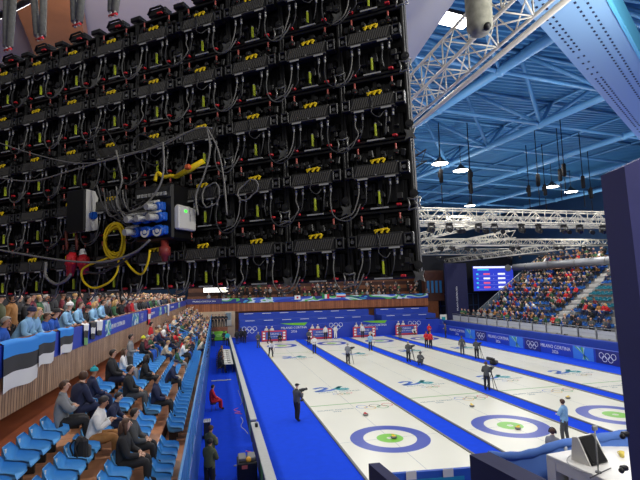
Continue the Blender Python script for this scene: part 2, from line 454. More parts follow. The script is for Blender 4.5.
    j.tube(spline([(.14, -.09, -.085), (.14, -.11, -.16), (.155, -.12, -.25), (.2, -.125, -.3+dz), (.27, -.125, -.315+dz), (.33, -.12, -.28), (.36, -.09, -.2)]), .006, 5, 0)
    P['jumper'] = j.mesh('jumper_cable', M_midcable if v % 3 else M_cabled)
    l = MB(); l.box((0, -.06, -.165), (.014, .02, .095), 0, None, .003)
    P['lever'] = l.mesh('lock_lever', M_lime)
    lb = MB(); lb.box((0, -.055, -.222), (.05, .03, .025), 0, Euler((0, .7, 0)).to_matrix(), .004); lb.box((0, -.07, -.24), (.13, .01, .01), 1); lb.tube([(0, -.06, -.118), (0, -.06, -.112)], .009, 8, 1)
    P['lbase'] = lb.mesh('lever_base', [M_black, M_lgrey])
    rl = MB(); rl.box((-.14, -.07, -.228), (.036, .03, .017), 0, None, .004); rl.box((.14, -.07, -.228), (.036, .03, .017), 0, None, .004)
    P['latch'] = rl.mesh('red_latch', M_red)
    rp = MB()
    for x in (-.14, .14): rp.tube([(x, -.06, .215), (x, -.06, .145)], .0075, 6)
    P['rod'] = rp.mesh('guide_rod', M_pink)
    st = MB(); cx, cz = .247, -.235
    def star(R, rr, y): return [(cx+(R if i % 2 == 0 else rr)*math.cos(PI/4*i+PI/4), y, cz+(R if i % 2 == 0 else rr)*math.sin(PI/4*i+PI/4)) for i in range(8)]
    if v % 2: st.prism(star(.055, .024, -.075), (0, .02, 0), 2)
    else:
        for q in range(4):
            a = PI/2*q; st.tube([(cx+.062*math.cos(a+PI/4+t), -.075, cz+.062*math.sin(a+PI/4+t)) if abs(abs(t)-.0) < .01 else (cx+.032*math.cos(a+PI/2), -.075, cz+.032*math.sin(a+PI/2)) for t in (0, .5)] + [(cx+.062*math.cos(a+3*PI/4), -.075, cz+.062*math.sin(a+3*PI/4))], .0065, 5, 0)
        st.ball((cx, -.06, cz), .018, 8, 5, 1)
    st.ring((cx, -.07, cz+.075), .014, .03, 0, 14, 1, ((1, 0, 0), (0, 0, 1)))
    st.tube([(cx, -.08, cz+.075), (cx, -.02, cz+.075)], .016, 8, 1)
    P['corner'] = st.mesh('corner_plate', [M_alu, M_dark, M_star])
    return P
M_boxg = mat('power_box_grey', (34, 34, 33), .5); M_rib = mat('heat_rib', (84, 82, 76), .5)
M_star = mat('dull_alloy', (104, 104, 100), .5, .4, var=.3, scale=30)
VARS = [cab_meshes(i) for i in range(4)]
for i in range(10):
    for j in range(-1, 4):
        P = VARS[(i*3+j*5+rnd.randint(0, 1)) % 4]
        c = put('led_cabinet', P['cabinet'], wall, (-CW*i, 0, -CH*j-.09))
        for nm, key in (('power_box', 'box'), ('side_bracket', 'bracket'), ('yellow_handle', 'handle'), ('sticker', 'label'), ('cable_plug', 'plug'), ('data_cable', 'cable'), ('lock_lever', 'lever'), ('lever_base', 'lbase'), ('red_latch', 'latch'), ('guide_rod', 'rod'), ('corner_plate', 'corner')):
            put(nm, P[key], c)
        if i > 0: put('jumper_cable', P['jumper'], c)
# screen face on the rink side and right end frame
MB().box((-CW*4.5, .09, -.09-CH), (CW*10-.04, .05, CH*5)).build('screen_face', mat('led_face_black', (12, 12, 14), .9, spec=.1), wall)
e = MB(); e.box((CW/2+.0, .03, -.09-CH), (.012, .08, CH*5))
e.build('edge_frame', mat('edge_grey', (60, 60, 62), .7, spec=.2), wall)
# pick-up bars on the top edge
for i in range(10):
    t = MB(); zt = CH-.09+.25
    t.box((-CW*i, -.01, zt+.04), (.2, .1, .07), 0, None, .01); t.box((-CW*i+.25, -.02, zt+.03), (.12, .1, .05), 0, None, .01)
    t.tube([(-CW*i-.1, -.06, zt+.03), (-CW*i-.06, -.07, zt+.075), (-CW*i+.06, -.07, zt+.075), (-CW*i+.1, -.06, zt+.03)], .01, 6)
    b = t.build('top_bracket', M_black, wall)
    r = MB(); r.box((-CW*i+.05, -.075, zt+.005), (.05, .02, .014)); r.build('red_clip', M_red, b)

# things hanging on the wall -------------------------------------------------
def wthing(name, label, cat, group=None):
    o = put(name, None); o.matrix_world = WM; return tag(o, label, cat, group)
def wall_cable(pts, r, m, label, dy=-.14, cat='cable', name='cable', n=6):
    q = [wl(p[0], p[1], (p[2] if len(p) > 2 else dy)) for p in pts]
    o = MB().tube(spline(q, 7), r, n).build(name, m); o.matrix_world = WM; return tag(o, label, cat)
def solve_box(xl, xm, xr, y):
    """front face xl..xm, side xm..xr: local x of the side and depth of the front"""
    sx = wl(xr, y, -.12).x; best = None
    for k in range(5, 80):
        D = -.12-k*.01; e_ = abs(wl(xm, y, D).x-sx)
        if best is None or e_ < best[0]: best = (e_, D)
    D = best[1]; return wl(xl, y, D).x, sx, D
x0, x1, D = solve_box(62, 80, 97, 210)
D = max(D, -.5)
z0, z1 = wl(78, 231, D).z, wl(78, 188, D).z
print('box1', x0, x1, D, z0, z1)
t = wthing('junction_box', 'black and pale grey power box with blue switch hanging on the video wall', 'power box')
MB().box(((x0+x1)/2, D+.055, (z0+z1)/2), (x1-x0, .025, z1-z0), 0, None, .008).build('lid', M_black, t)
b = MB(); dp = -.1-(D+.07)
b.prism([(x1-.01, D+.07, z0), (x1-.01, D+.07, z1), (x1-.01, D+.07+dp*.75, z1), (x1-.01, D+.07+dp, z1-.06), (x1-.01, D+.07+dp, z0+.03)], (-(x1-x0)+.02, 0, 0)); b.build('case', M_white, t)
k = MB(); c = V((x1-.01, D+.07+dp*.5, (z0+z1)/2-.04)); k.tube([c, c+V((.03, 0, 0))], .035, 12); k.box(c+V((.04, 0, 0)), (.03, .012, .055)); k.build('rotary_switch', mat('switch_blue', (30, 100, 190), .4), t)
for q, px in ((0, 66), (1, 76)):
    p0 = wl(px, 231, D+.1); p1 = wl(px+1, 250, D+.1)
    MB().tube([p0, p1], .013, 6).build('outlet_cable', mat('rust_cable', (110, 56, 44), .5), t)
def cee(pts, label, white):
    t = wthing('power_connector', label, 'connector')
    a, b = [wl(*p, D+.1) for p in pts]; d = b-a
    MB().tube([a, a+d*.12, a+d*.14, a+d*.55, a+d*.57, a+d], [.03, .035, .05, .055, .045, .03], 12, 0).build('shell', M_red, t)
    m = MB()
    for q in range(4): m.tube([a-d*(.08*q), a-d*(.08*q+.07)], [.036-q*.004, .03-q*.004], 10)
    m.build('cable_gland', M_white if white else M_dark, t)
    MB().box(a+d*.4+V((.05, -.02, .0)), (.03, .05, .07), 0, None, .01).build('locking_flap', M_red, t)
cee(((73, 252), (70, 276)), 'red power coupler with dark gland hanging under the black power box', False)
cee(((83, 255), (85, 274)), 'red power coupler with white ribbed gland hanging under the power box', True)
x0, x1, D2 = solve_box(135, 177, 193, 200); D2 = max(D2, -.45); x1 -= .045
print('box2', x0, x1, D2)
zT, zB = wl(160, 184, D2).z, wl(160, 240, D2).z
t = wthing('distribution_box', 'black power distribution box with rows of blue sockets on the video wall', 'power box')
MB().box(((x0+x1)/2, (D2-.08)/2, (zT+zB)/2), (x1-x0, abs(D2+.08), zT-zB), 0, None, .015).build('case', M_black, t)
w_ = x1-x0; h_ = zT-zB
MB().box(((x0+x1)/2, D2-.005, zT-.16*h_), (w_*.95, .012, h_*.2), 0, None, .004).build('breaker_panel', M_dark, t)
br = MB()
for q in range(8): br.box((x0+w_*(.14+.1*q), D2-.016, zT-.19*h_), (w_*.06, .015, h_*.06), 0)
br.build('breaker', M_lgrey, t)
for (fx, fz, lid) in ((.72, .42, 1), (.2, .6, 1), (.46, .6, 1), (.76, .6, 1), (.16, .82, 1), (.46, .84, 0), (.78, .84, 0)):
    c = V((x0+w_*fx, D2-.005, zT-h_*fz)); s = MB()
    s.box(c+V((0, -.02, 0)), (w_*.25, .05, h_*.15), 0, None, .008); s.tube([c+V((0, -.03, 0)), c+V((0, -.075, -.01))], w_*.115, 14)
    so = s.build('socket', mat('socket_blue', (32, 92, 190), .4), t)
    f = MB()
    if lid: f.box(c+V((-w_*.04, -.075, h_*.07)), (w_*.22, .07, .016), 0, Euler((.35, 0, 0)).to_matrix(), .004); f.tube([c+V((.0, -.07, -.01)), c+V((-.01, -.16, -.02))], w_*.07, 10)
    else: f.ring(c+V((0, -.077, -.01)), w_*.07, w_*.115, 0, 20, 0, ((1, 0, 0), (0, 0, 1))); f.tube([c+V((0, -.07, -.01)), c+V((0, -.08, -.01))], w_*.045, 10)
    f.build('socket_lid' if lid else 'socket_ring', M_lgrey if lid else M_white, so)
sc_ = MB(); sc_.prism([(x1+.012, D2+.02, zT-.45*h_), (x1+.012, D2+.02+.03, zT-.38*h_), (x1+.012, -.1, zT-.38*h_), (x1+.012, -.1, zB+.2*h_), (x1+.012, D2+.02, zB+.2*h_)], (-.012, 0, 0))
sc_.box((x1+.03, (D2-.08)/2, zT-.62*h_), (.05, abs(D2+.08)*.9, h_*.42), 0, None, .01); o = sc_.build('control_unit', M_white, t)
MB().box((x1+.057, D2*.72, zT-.5*h_), (.004, .03, .02)).build('indicator', mat('indicator_green', (70, 230, 70), .4, emit=1.5), o)
a = V((x0+w_*.7, D2+.04, zB)); MB().tube([a, a+V((0, 0, -.05)), a+V((0, 0, -.055)), a+V((0, 0, -.12)), a+V((0, 0, -.125)), a+V((0, 0, -.17))], [.03, .03, .045, .045, .03, .02], 12).build('inlet_plug', mat('dull_red', (140, 52, 46), .5), t)
# yellow coil & yellow cable
coil = wthing('cable_coil', 'thick yellow cable coiled beside the black power box', 'cable'); cc = wl(115, 241, -.25)
rad = abs(wl(115, 224, -.25).z-cc.z)
cm = MB(); pts = []
for q in range(150):
    a = q*.26; rr = rad*(.8+.16*math.sin(q*.37)); pts.append(cc+V((rr*.88*math.cos(a)+.012*math.sin(q*.5), -.03*math.sin(q*.11), rr*1.12*math.sin(a))))
cm.tube(pts, .0085, 6); cm.build('coil', M_yellow, coil)
cm = MB().tube(spline([wl(108, 258, -.25), wl(84, 268, -.25), wl(83, 280, -.27), wl(93, 288, -.28), wl(108, 283, -.28), wl(117, 272, -.26), wl(119, 256, -.25)]), .0095, 6); cm.build('loose_loop', M_yellow, coil)
cm = MB().tube(spline([wl(122, 256, -.25), wl(133, 270, -.28), wl(142, 274, -.3), wl(148, 262, D2), wl(150, 250, D2)]), .0095, 6); cm.build('lead', M_yellow, coil)
t = wthing('clamp_strap', 'yellow ratchet clamp with hook above the distribution box', 'strap')
MB().tube([wl(176, 177, -.3), wl(190, 169, -.3), wl(203, 161, -.3)], [.02, .026, .02], 8).build('strap', M_yellow, t)
MB().tube(spline([wl(155, 181, -.3), wl(158, 173, -.3), wl(164, 177, -.3), wl(171, 176, -.3), wl(177, 177, -.3)]), .016, 7).build('hook', M_yellow, t)
MB().box(wl(188, 167, -.33), (.05, .04, .04), 0, None, .01).build('ratchet', mat('orange_plastic', (220, 96, 36), .5), t)
# long loose cables
wall_cable([(-12, 176), (30, 181), (70, 171), (120, 156), (160, 146), (195, 129), (212, 128)], .007, M_cable, 'pale grey cable sagging across the video wall toward its upper hook', -.2)
wall_cable([(-12, 139), (30, 153), (75, 163), (110, 160), (150, 148), (190, 131), (208, 127)], .006, M_cable, 'thin pale cable sagging above the thicker grey one', -.2)
wall_cable([(-12, 248), (40, 257), (80, 262), (110, 261), (135, 252), (150, 240)], .009, M_cable, 'long dark grey cable running under the power boxes', -.42)
wall_cable([(46, 262), (46, 276), (56, 284), (66, 280), (71, 274)], .013, M_cable, 'short grey loop under the red couplers', -.3)
wall_cable([(86, 272), (100, 273), (118, 264), (140, 250)], .01, M_cabled, 'dark lead running from the red coupler to the distribution box', -.3)
wall_cable([(207, 127), (210, 150), (204, 175), (196, 195), (198, 215)], .008, M_cable, 'grey cable hanging from the hook beside the distribution box', -.2)
wall_cable([(207, 127), (218, 150), (224, 180), (227, 215)], .007, M_cable, 'grey cable hanging straight down below the hook', -.2)
wall_cable([(163, 142), (164, 165), (160, 185), (146, 204), (130, 212)], .008, M_cable, 'grey cable dropping to the blue sockets', -.38)
wall_cable([(116, 150), (122, 180), (116, 200), (124, 214), (138, 218)], .008, M_cable, 'thin grey cable dropping behind the yellow coil', -.3)
for q, (cx, cy, rx, ry, lab) in enumerate(((107, 150, 16, 26, 'grey cable coil hanging above the black power box'), (148, 150, 16, 24, 'grey cable coil hanging above the distribution box'), (211, 195, 9, 20, 'pale cable coil hanging beside the distribution box'), (248, 190, 12, 13, 'dark cable coil tied below a yellow handle'))):
    p = []
    for k in range(70):
        a = k*.45; s = .75+.25*math.sin(k*.9+q); p.append(wl(cx+rx*s*math.cos(a), cy+ry*s*math.sin(a), -.17-.02*math.sin(k*.3)))
    o = MB().tube(p, .006, 5).build('cable_coil', M_cabled if q in (0, 1) else M_cable); o.matrix_world = WM; tag(o, lab, 'cable')
for q in range(10):
    x0_ = 97+q*3.2
    wall_cable([(x0_, 188+rnd.uniform(-4, 4)), (104+q*2.5, 206+rnd.uniform(-8, 12)), (122+q, 216+rnd.uniform(-10, 10)), (137+q*1.2, 207+rnd.uniform(-8, 22))], .006, M_cabled if q % 2 else M_cable, '%s of the tangled leads between the two power boxes' % nth(q+1), -.2-.02*q)
# slings carrying the wall
for q, (xt, yt, xb, yb, w) in enumerate(((12, -14, 8, 47, 7), (37, -14, 40, 36, 11), (79, -14, 77, 22, 10), (118, -14, 113, 12, 7))):
    t = wthing('lifting_sling', 'grey textile lifting sling, %s from the frame edge along the top of the video wall' % nth(q+1), 'sling', None)
    m = MB()
    for k in (-1, 1):
        a = wl(xt+k*w*.55, yt-40, -.02); b = wl(xb+k*w*.25, yb, -.02)
        m.tube([a, a*.5+b*.5+V((.01*k, 0, 0)), b], [.04, .036, .034], 8)
    m.build('webbing', mat('sling_grey', (118, 118, 110), .9, var=.2, scale=30, bump=.3), t)
    s = MB(); b = wl(xb, yb, -.03); s.ring(b, .022, .04, 0, 14, 0, ((1, 0, 0), (0, 0, 1))); s.tube([b+V((-.03, 0, -.05)), b+V((-.03, 0, .03)), b+V((.03, 0, .03)), b+V((.03, 0, -.05))], .012, 6); s.build('shackle', M_lgrey, t)
    MB().tube([b+V((-.05, 0, -.03)), b+V((.05, 0, -.03))], .014, 8).build('shackle_pin', M_red, t)
a = wl(-20, 26, .15); b = wl(60, -16, .15)
o = MB().tube([a, b], .035, 10).build('rigging_pipe', M_dark); o.matrix_world = WM; tag(o, 'dark rigging pipe behind the slings above the video wall', 'pipe')

# ================================================================== PEOPLE
M_eye = mat('eye_dark', (30, 24, 22), .3); M_lip = mat('lip', (160, 90, 80), .5)
SKINS = [mat('skin_light', (214, 164, 136), .55), mat('skin_fair', (226, 182, 156), .55), mat('skin_tan', (186, 136, 106), .55)]
HAIRS = {'brown': mat('hair_brown', (78, 52, 36), .6), 'dark': mat('hair_dark', (36, 28, 26), .6), 'blond': mat('hair_blond', (190, 152, 96), .6), 'grey': mat('hair_grey', (150, 146, 140), .6)}
CLO = {}
for n_, c_ in dict(black=(34, 34, 37), charcoal=(76, 78, 80), grey=(134, 136, 138), white=(226, 226, 224), cream=(206, 192, 170), navy=(34, 42, 74), blue=(36, 92, 190), lightblue=(138, 186, 222), teal=(34, 160, 172), green=(52, 92, 62), olive=(84, 88, 58), brown=(112, 76, 50), red=(198, 36, 44), yellow=(214, 216, 50), tan=(168, 118, 66), burgundy=(110, 36, 50), pink=(206, 130, 150), camo=(92, 98, 68)).items():
    CLO[n_] = mat('cloth_'+n_, c_, .85, var=.12, scale=9, bump=.15)

def skin_mesh(joints, edges, sub):
    names = list(joints); me = bpy.data.meshes.new('b'); me.from_pydata([joints[n][0] for n in names], [(names.index(a), names.index(b)) for a, b in edges], [])
    o = bpy.data.objects.new('b', me); COL.objects.link(o)
    o.modifiers.new('s', 'SKIN')
    for i, n in enumerate(names):
        sv = me.skin_vertices[0].data[i]; sv.radius = joints[n][1] if isinstance(joints[n][1], tuple) else (joints[n][1],)*2; sv.use_root = (i == 0)
    if sub:
        m = o.modifiers.new('u', 'SUBSURF'); m.levels = sub; m.render_levels = sub
    dg = bpy.context.evaluated_depsgraph_get(); dg.update()
    out = bpy.data.meshes.new_from_object(o.evaluated_get(dg)); bpy.data.objects.remove(o); return out

def make_pose(spec, sub=1):
    """spec: pelvis, chest, head (positions), look (unit), and per side elbow, hand, knee, ankle; the figure faces +y"""
    pel, che, hd = V(spec['pelvis']), V(spec['chest']), V(spec['head']); look = V(spec.get('look', (0, 1, 0))).normalized()
    bulk = spec.get('bulk', 1.)
    upv = (che-pel).normalized(); side = V((1, 0, 0))
    if 'twist' in spec: side = V((math.cos(spec['twist']), math.sin(spec['twist']), 0))
    J = {}; E = []; Z = {}
    def j(n, p, r): J[n] = (tuple(p), r)
    def e(a, b, z): E.append((a, b)); Z[(a, b)] = z
    j('pel', pel, .125*bulk); j('waist', pel*.55+che*.45, .122*bulk); j('chest', che, .138*bulk); j('neckb', che+upv*.13+(hd-che)*.1, .075)
    up_h = (hd-che).normalized()
    j('neck', hd-up_h*.135-look*.018, .054); j('jaw', hd-V((0, 0, .055))+look*.022, .06); j('headc', hd+look*.006+V((0, 0, .012)), .089); j('headt', hd+V((0, 0, .07))-look*.01, .07)
    e('pel', 'waist', 1); e('waist', 'chest', 1); e('chest', 'neckb', 1); e('neckb', 'neck', 1); e('neck', 'jaw', 0); e('jaw', 'headc', 0); e('headc', 'headt', 0)
    for s, sg in (('L', -1), ('R', 1)):
        sh = che+side*sg*.175+upv*.07
        j('sh'+s, sh, .066*bulk); el, ha = V(spec['elbow'+s]), V(spec['hand'+s]); wr = el+(ha-el)*.78
        j('el'+s, el, .05*bulk); j('wr'+s, wr, .038*bulk); j('ha'+s, ha, .036)
        e('chest', 'sh'+s, 1); e('sh'+s, 'el'+s, 1); e('el'+s, 'wr'+s, 1); e('wr'+s, 'ha'+s, 0)
        kn, an = V(spec['knee'+s]), V(spec['ankle'+s]); hip = pel+side*sg*.095-V((0, 0, .03))
        toe = an+V(spec.get('toe', (0, .15, -.035)))
        j('hip'+s, hip, .098*bulk); j('kn'+s, kn, .068*bulk); j('an'+s, an, .05); j('to'+s, toe, .036)
        e('pel', 'hip'+s, 1); e('hip'+s, 'kn'+s, 2); e('kn'+s, 'an'+s, 2); e('an'+s, 'to'+s, 3)
    me = skin_mesh(J, E, sub)
    segs = [(V(J[a][0]), V(J[b][0]), J[a][1], J[b][1], z) for (a, b), z in Z.items()]
    vs = [v.co.copy() for v in me.vertices]; nor = [v.normal.copy() for v in me.vertices]; fs = [tuple(p.vertices) for p in me.polygons]
    zone = []
    for f in fs:
        c = sum((vs[i] for i in f), V())/len(f); best = None
        for a, b, ra, rb, z in segs:
            d = b-a; t = max(0, min(1, (c-a).dot(d)/max(d.length_squared, 1e-9))); dist = (c-a-d*t).length-(ra+(rb-ra)*t)
            if best is None or dist < best[0]: best = (dist, z)
        zone.append(best[1])
    bpy.data.meshes.remove(me)
    # extras on the body: nose, ears, eyes, mouth, fingers (rooted in the body)
    X = MB(); right = look.cross(V((0, 0, 1))).normalized(); hu = right.cross(look)
    Rl = Matrix((right, look, hu)).transposed()
    X.tube([hd+look*.075+hu*.03, hd+look*.104-hu*.012], [.009, .0145], 6, 0)
    for sg in (-1, 1):
        X.ball(hd+right*sg*.088-look*.005+hu*.0, (.014, .024, .032), 8, 5, 0, Rl); X.ball(hd+right*sg*.034+look*.079+hu*.024, .0105, 8, 5, 1)
    X.box(hd+look*.089-hu*.042, (.045, .012, .01), 2, Rl)
    for s, sg in (('L', -1), ('R', 1)):
        ha, el = V(spec['hand'+s]), V(spec['elbow'+s]); d = (ha-el).normalized(); w = d.cross(V((0, 0, 1))); w = w.normalized() if w.length > .2 else V((0, 1, 0)); c = w.cross(d)
        cur = V((0, 0, -1)) if abs(d.z) < .7 else V((0, .6, -.2))
        for q, L in enumerate((.062, .075, .07, .055)):
            p = ha+w*((q-1.5)*.018)+d*.012; X.tube([p, p+d*L*.6+cur*.008, p+d*L*.9+cur*L*.45], [.0105, .009, .007], 5, 0)
        p = ha-w*.028*sg-d*.02; X.tube([p, p-w*.028*sg+d*.025, p-w*.03*sg+d*.055+cur*.01], [.012, .0105, .008], 5, 0)
    return dict(vs=vs, nor=nor, fs=fs, zone=zone, X=X, hd=hd, look=look, right=right, hu=hu, Rl=Rl)

def hair_mb(P, kind, mi=0):
    m = MB(); hd, look, right, hu, Rl = P['hd'], P['look'], P['right'], P['hu'], P['Rl']
    def cap(c, r, cut, flare=0):
        n, k = 14, 7; vs = []; fs = []
        for i in range(k+1):
            for q in range(n):
                a = 2*PI*q/n; front = math.sin(a)   # +1 towards the face
                tmax = PI*(.25+.35*(1-front)**1.3 if front > 0 else .6+(cut-.6)*min(1, -front*1.7)); t = tmax*i/k+.001
                vs.append((c+right*r*math.sin(t)*math.cos(a)*.96+look*r*math.sin(t)*math.sin(a)*1.02+hu*r*math.cos(t)*1.0)[:])
        for i in range(k):
            for q in range(n):
                q2 = (q+1) % n; fs.append((i*n+q, (i+1)*n+q, (i+1)*n+q2, i*n+q2))
        m.add(vs, fs, mi, smooth=True)
    if kind in ('short', 'long', 'bun'):
        cap(hd+hu*.008-look*.006, .108, .8)
        if kind == 'long':
            m.tube([hd-look*.05+hu*.03, hd-look*.08-hu*.09, hd-look*.09-hu*.2, hd-look*.085-hu*.28], [.085, .085, .07, .03], 10, mi)
            for sg in (-1, 1): m.tube([hd+right*sg*.075+hu*.03-look*.01, hd+right*sg*.09-hu*.08, hd+right*sg*.08-hu*.2], [.04, .038, .02], 8, mi)
        if kind == 'bun': m.ball(hd-look*.1+hu*.06, .05, 8, 6, mi)
    elif kind == 'beanie':
        n = 14; prof = [(.108, .02), (.112, .045), (.106, .05), (.1, .09), (.07, .125), (.02, .14)]
        T = Rl.to_4x4(); T.translation = hd
        m.lathe([(r, z) for r, z in prof], n, mi, T); m.ball(hd+hu*.15, .03, 8, 6, mi)
    elif kind == 'cap':
        T = Rl.to_4x4(); T.translation = hd
        m.lathe([(.104, .03), (.106, .06), (.085, .1), (.03, .118)], 14, mi, T)
        m.box(hd+look*.13+hu*.045, (.14, .1, .012), mi, Rl, .004)
    elif kind == 'hood':
        cap(hd-look*.012, .128, .74)
    return m
POSES = {}
def sit(lean=0., hands='lap', look=(0, 1, 0), twist=0):
    ch = V((0, -.06+lean*.5, .92-abs(lean)*.12)); hd = ch+V((0, .05+lean*.25, .33))
    d = dict(pelvis=(0, -.06, .53), chest=ch, head=hd, look=look, kneeL=(-.12, .4, .54), kneeR=(.12, .4, .54), ankleL=(-.12, .4, .1), ankleR=(.12, .42, .1))
    H = {'lap': ((-.24, .06+lean*.3, .7), (-.08, .28, .64), (.24, .06+lean*.3, .7), (.08, .28, .64)), 'phone': ((-.24, .1, .74), (-.05, .33, .86), (.24, .1, .74), (.05, .33, .86)),
         'knees': ((-.27, .2, .72), (-.13, .4, .64), (.27, .2, .72), (.13, .4, .64)), 'crossed': ((-.27, .08, .78), (.08, .2, .84), (.27, .08, .78), (-.08, .22, .8)), 'chin': ((-.2, .3, .66), (-.05, .24, ch.z+.18), (.24, .1, .72), (.05, .28, .66))}[hands]
    d['elbowL'], d['handL'], d['elbowR'], d['handR'] = H; return d
def stand(hands='down', look=(0, 1, 0), step=.0, lean=0.):
    ch = V((0, lean*.4, 1.34-abs(lean)*.1)); hd = ch+V((0, .03+lean*.2, .33))
    d = dict(pelvis=(0, 0, .96), chest=ch, head=hd, look=look, kneeL=(-.11, .03+step, .52), kneeR=(.11, .03-step*.5, .52), ankleL=(-.12, step*1.2, .08), ankleR=(.12, -step*1.2, .08))
    H = {'down': ((-.26, -.03, 1.12), (-.27, .06, .86), (.26, -.03, 1.12), (.27, .06, .86)), 'front': ((-.26, .04, 1.14), (-.08, .26, 1.14), (.26, .04, 1.14), (.08, .26, 1.14)),
         'back': ((-.27, -.1, 1.15), (-.05, -.17, .98), (.27, -.1, 1.15), (.05, -.17, .98)), 'crossed': ((-.26, .1, 1.16), (.1, .2, 1.22), (.26, .1, 1.16), (-.1, .22, 1.17)),
         'camera': ((-.25, .12, 1.2), (-.1, .32, 1.38), (.26, .1, 1.15), (.1, .34, 1.28)), 'rail': ((-.28, .25, 1.1), (-.16, .42, 1.04), (.28, .25, 1.1), (.16, .42, 1.04)), 'phone': ((-.24, .08, 1.14), (-.04, .28, 1.26), (.24, .08, 1.14), (.04, .28, 1.26)), 'hip': ((-.3, -.04, 1.15), (-.17, .06, 1.0), (.26, .06, 1.14), (.1, .24, 1.2))}[hands]
    d['elbowL'], d['handL'], d['elbowR'], d['handR'] = H; return d
SPECS = {
 'sit_lap': sit(), 'sit_lean': sit(.35, 'knees', (.2, 1, -.25)), 'sit_phone': sit(.2, 'phone', (0, 1, -.55)), 'sit_crossed': sit(0, 'crossed', (.3, 1, 0)), 'sit_chin': sit(.4, 'chin', (.2, 1, 0)), 'sit_turn': sit(.1, 'lap', (.8, .7, 0)), 'sit_turnl': sit(.1, 'lap', (-.7, .7, 0)),
 'stand': stand(), 'stand_front': stand('front'), 'stand_back': stand('back'), 'stand_crossed': stand('crossed', (.3, 1, 0), .04), 'stand_camera': stand('camera', (0, 1, -.05), .06), 'stand_rail': stand('rail', (.2, 1, -.15), .02, .45), 'stand_railt': stand('rail', (-.7, .8, 0), .02, .4), 'stand_phone': stand('phone', (0, 1, -.5)), 'stand_hip': stand('hip', (-.5, .9, 0), .03),
 'walk': stand('down', (0, 1, 0), .16),
 'sweep': dict(pelvis=(0, -.15, .9), chest=(0, .2, 1.18), head=(0, .42, 1.42), look=(0, 1, -.5), elbowL=(-.26, .4, .98), handL=(-.06, .5, .78), elbowR=(.26, .3, 1.0), handR=(.06, .38, .98), kneeL=(-.12, .12, .5), kneeR=(.12, -.12, .5), ankleL=(-.13, .12, .08), ankleR=(.13, -.35, .08)),
 'lunge': dict(pelvis=(0, -.15, .42), chest=(0, .22, .62), head=(0, .46, .82), look=(0, 1, 0), elbowL=(-.3, .35, .42), handL=(-.3, .55, .22), elbowR=(.24, .5, .45), handR=(.1, .75, .24), kneeL=(-.13, .32, .42), kneeR=(.12, -.6, .14), ankleL=(-.13, .15, .08), ankleR=(.12, -1.02, .08)),
 'crouch': dict(pelvis=(0, -.12, .34), chest=(0, .08, .7), head=(0, .2, 1.0), look=(0, 1, -.1), elbowL=(-.27, .22, .54), handL=(-.12, .42, .5), elbowR=(.27, .22, .54), handR=(.12, .42, .5), kneeL=(-.16, .32, .48), kneeR=(.16, .32, .48), ankleL=(-.13, .02, .08), ankleR=(.13, .02, .08)),
}
FULL = {}; LOW = {}
def full_template(pose, bulk=1.):
    key = (pose, bulk)
    if key in FULL: return FULL[key]
    sp = dict(SPECS[pose]); sp['bulk'] = bulk
    P = make_pose(sp, 1); T = {}
    b = MB(); b.add([v[:] for v in P['vs']], P['fs'], 0, smooth=True); o = len(b.v); X = P['X']
    b.v += X.v; b.f += [tuple(i+o for i in f) for f in X.f]; b.m += X.m; b.sm += [True]*len(X.f)
    T['body'] = b.mesh('person', [SKINS[0], M_eye, M_lip])
    for nm, z, dd, sd in (('jacket', 1, .014, 0), ('trousers', 2, .012, 0), ('shoe_left', 3, .016, -1), ('shoe_right', 3, .016, 1)):
        m = MB(); idx = {}; vs = []; fs = []
        for f, zz in zip(P['fs'], P['zone']):
            if zz != z or (sd and sum(P['vs'][i].x for i in f)*sd < 0): continue
            g = []
            for i in f:
                if i not in idx: idx[i] = len(vs); vs.append((P['vs'][i]+P['nor'][i]*dd)[:])
                g.append(idx[i])
            fs.append(tuple(g))
        m.add(vs, fs, 0, smooth=True); T[nm] = m.mesh(nm.split('_')[0], M_dark)
    T['P'] = P; T['hair'] = {}
    FULL[key] = T; return T
def omat(o, i, m): o.material_slots[i].link = 'OBJECT'; o.material_slots[i].material = m
HAIRNAME = {'short': 'hair', 'long': 'hair', 'bun': 'hair', 'beanie': 'knit_hat', 'cap': 'peaked_cap', 'hood': 'hood'}
PCOUNT = [0]
def person(pose, loc, rz, top, legs, label, hair='short', hcol='brown', group=None, skin=None, scale=1., bulk=1., shoes='black'):
    """rz: heading of the face, 0 = along +y, clockwise positive towards +x"""
    T = full_template(pose, bulk); PCOUNT[0] += 1
    o = put('person', T['body'], None, loc, -rz); o.scale = (scale,)*3
    omat(o, 0, SKINS[skin if skin is not None else rnd.randint(0, 2)])
    for nm, c in (('jacket', top), ('trousers', legs), ('shoe_left', shoes), ('shoe_right', shoes)):
        k = put(nm.split('_')[0], T[nm], o); omat(k, 0, CLO[c])
    if hair not in T['hair']: T['hair'][hair] = hair_mb(T['P'], hair).mesh(HAIRNAME[hair], M_dark)
    k = put(HAIRNAME[hair], T['hair'][hair], o); omat(k, 0, HAIRS[hcol] if hcol in HAIRS else CLO[hcol])
    return tag(o, label, 'person', group)
def low_template(pose, hair):
    key = (pose, hair)
    if key in LOW: return LOW[key]
    P = make_pose(dict(SPECS[pose], bulk=1.08), 0); b = MB(); b.add([v[:] for v in P['vs']], P['fs'], 0, smooth=True); b.m = list(P['zone']); X = P['X']; o = len(b.v)
    b.v += X.v; b.f += [tuple(i+o for i in f) for f in X.f]; b.m += [{0: 0, 1: 5, 2: 0}[k] for k in X.m]; b.sm += [True]*len(X.f)
    h = hair_mb(P, hair, 4); o = len(b.v); b.v += h.v; b.f += [tuple(i+o for i in f) for f in h.f]; b.m += h.m; b.sm += [True]*len(h.f)
    LOW[key] = (b.mesh('person', [SKINS[0], CLO['black'], CLO['black'], CLO['black'], HAIRS['dark'], M_eye]), b); return LOW[key]
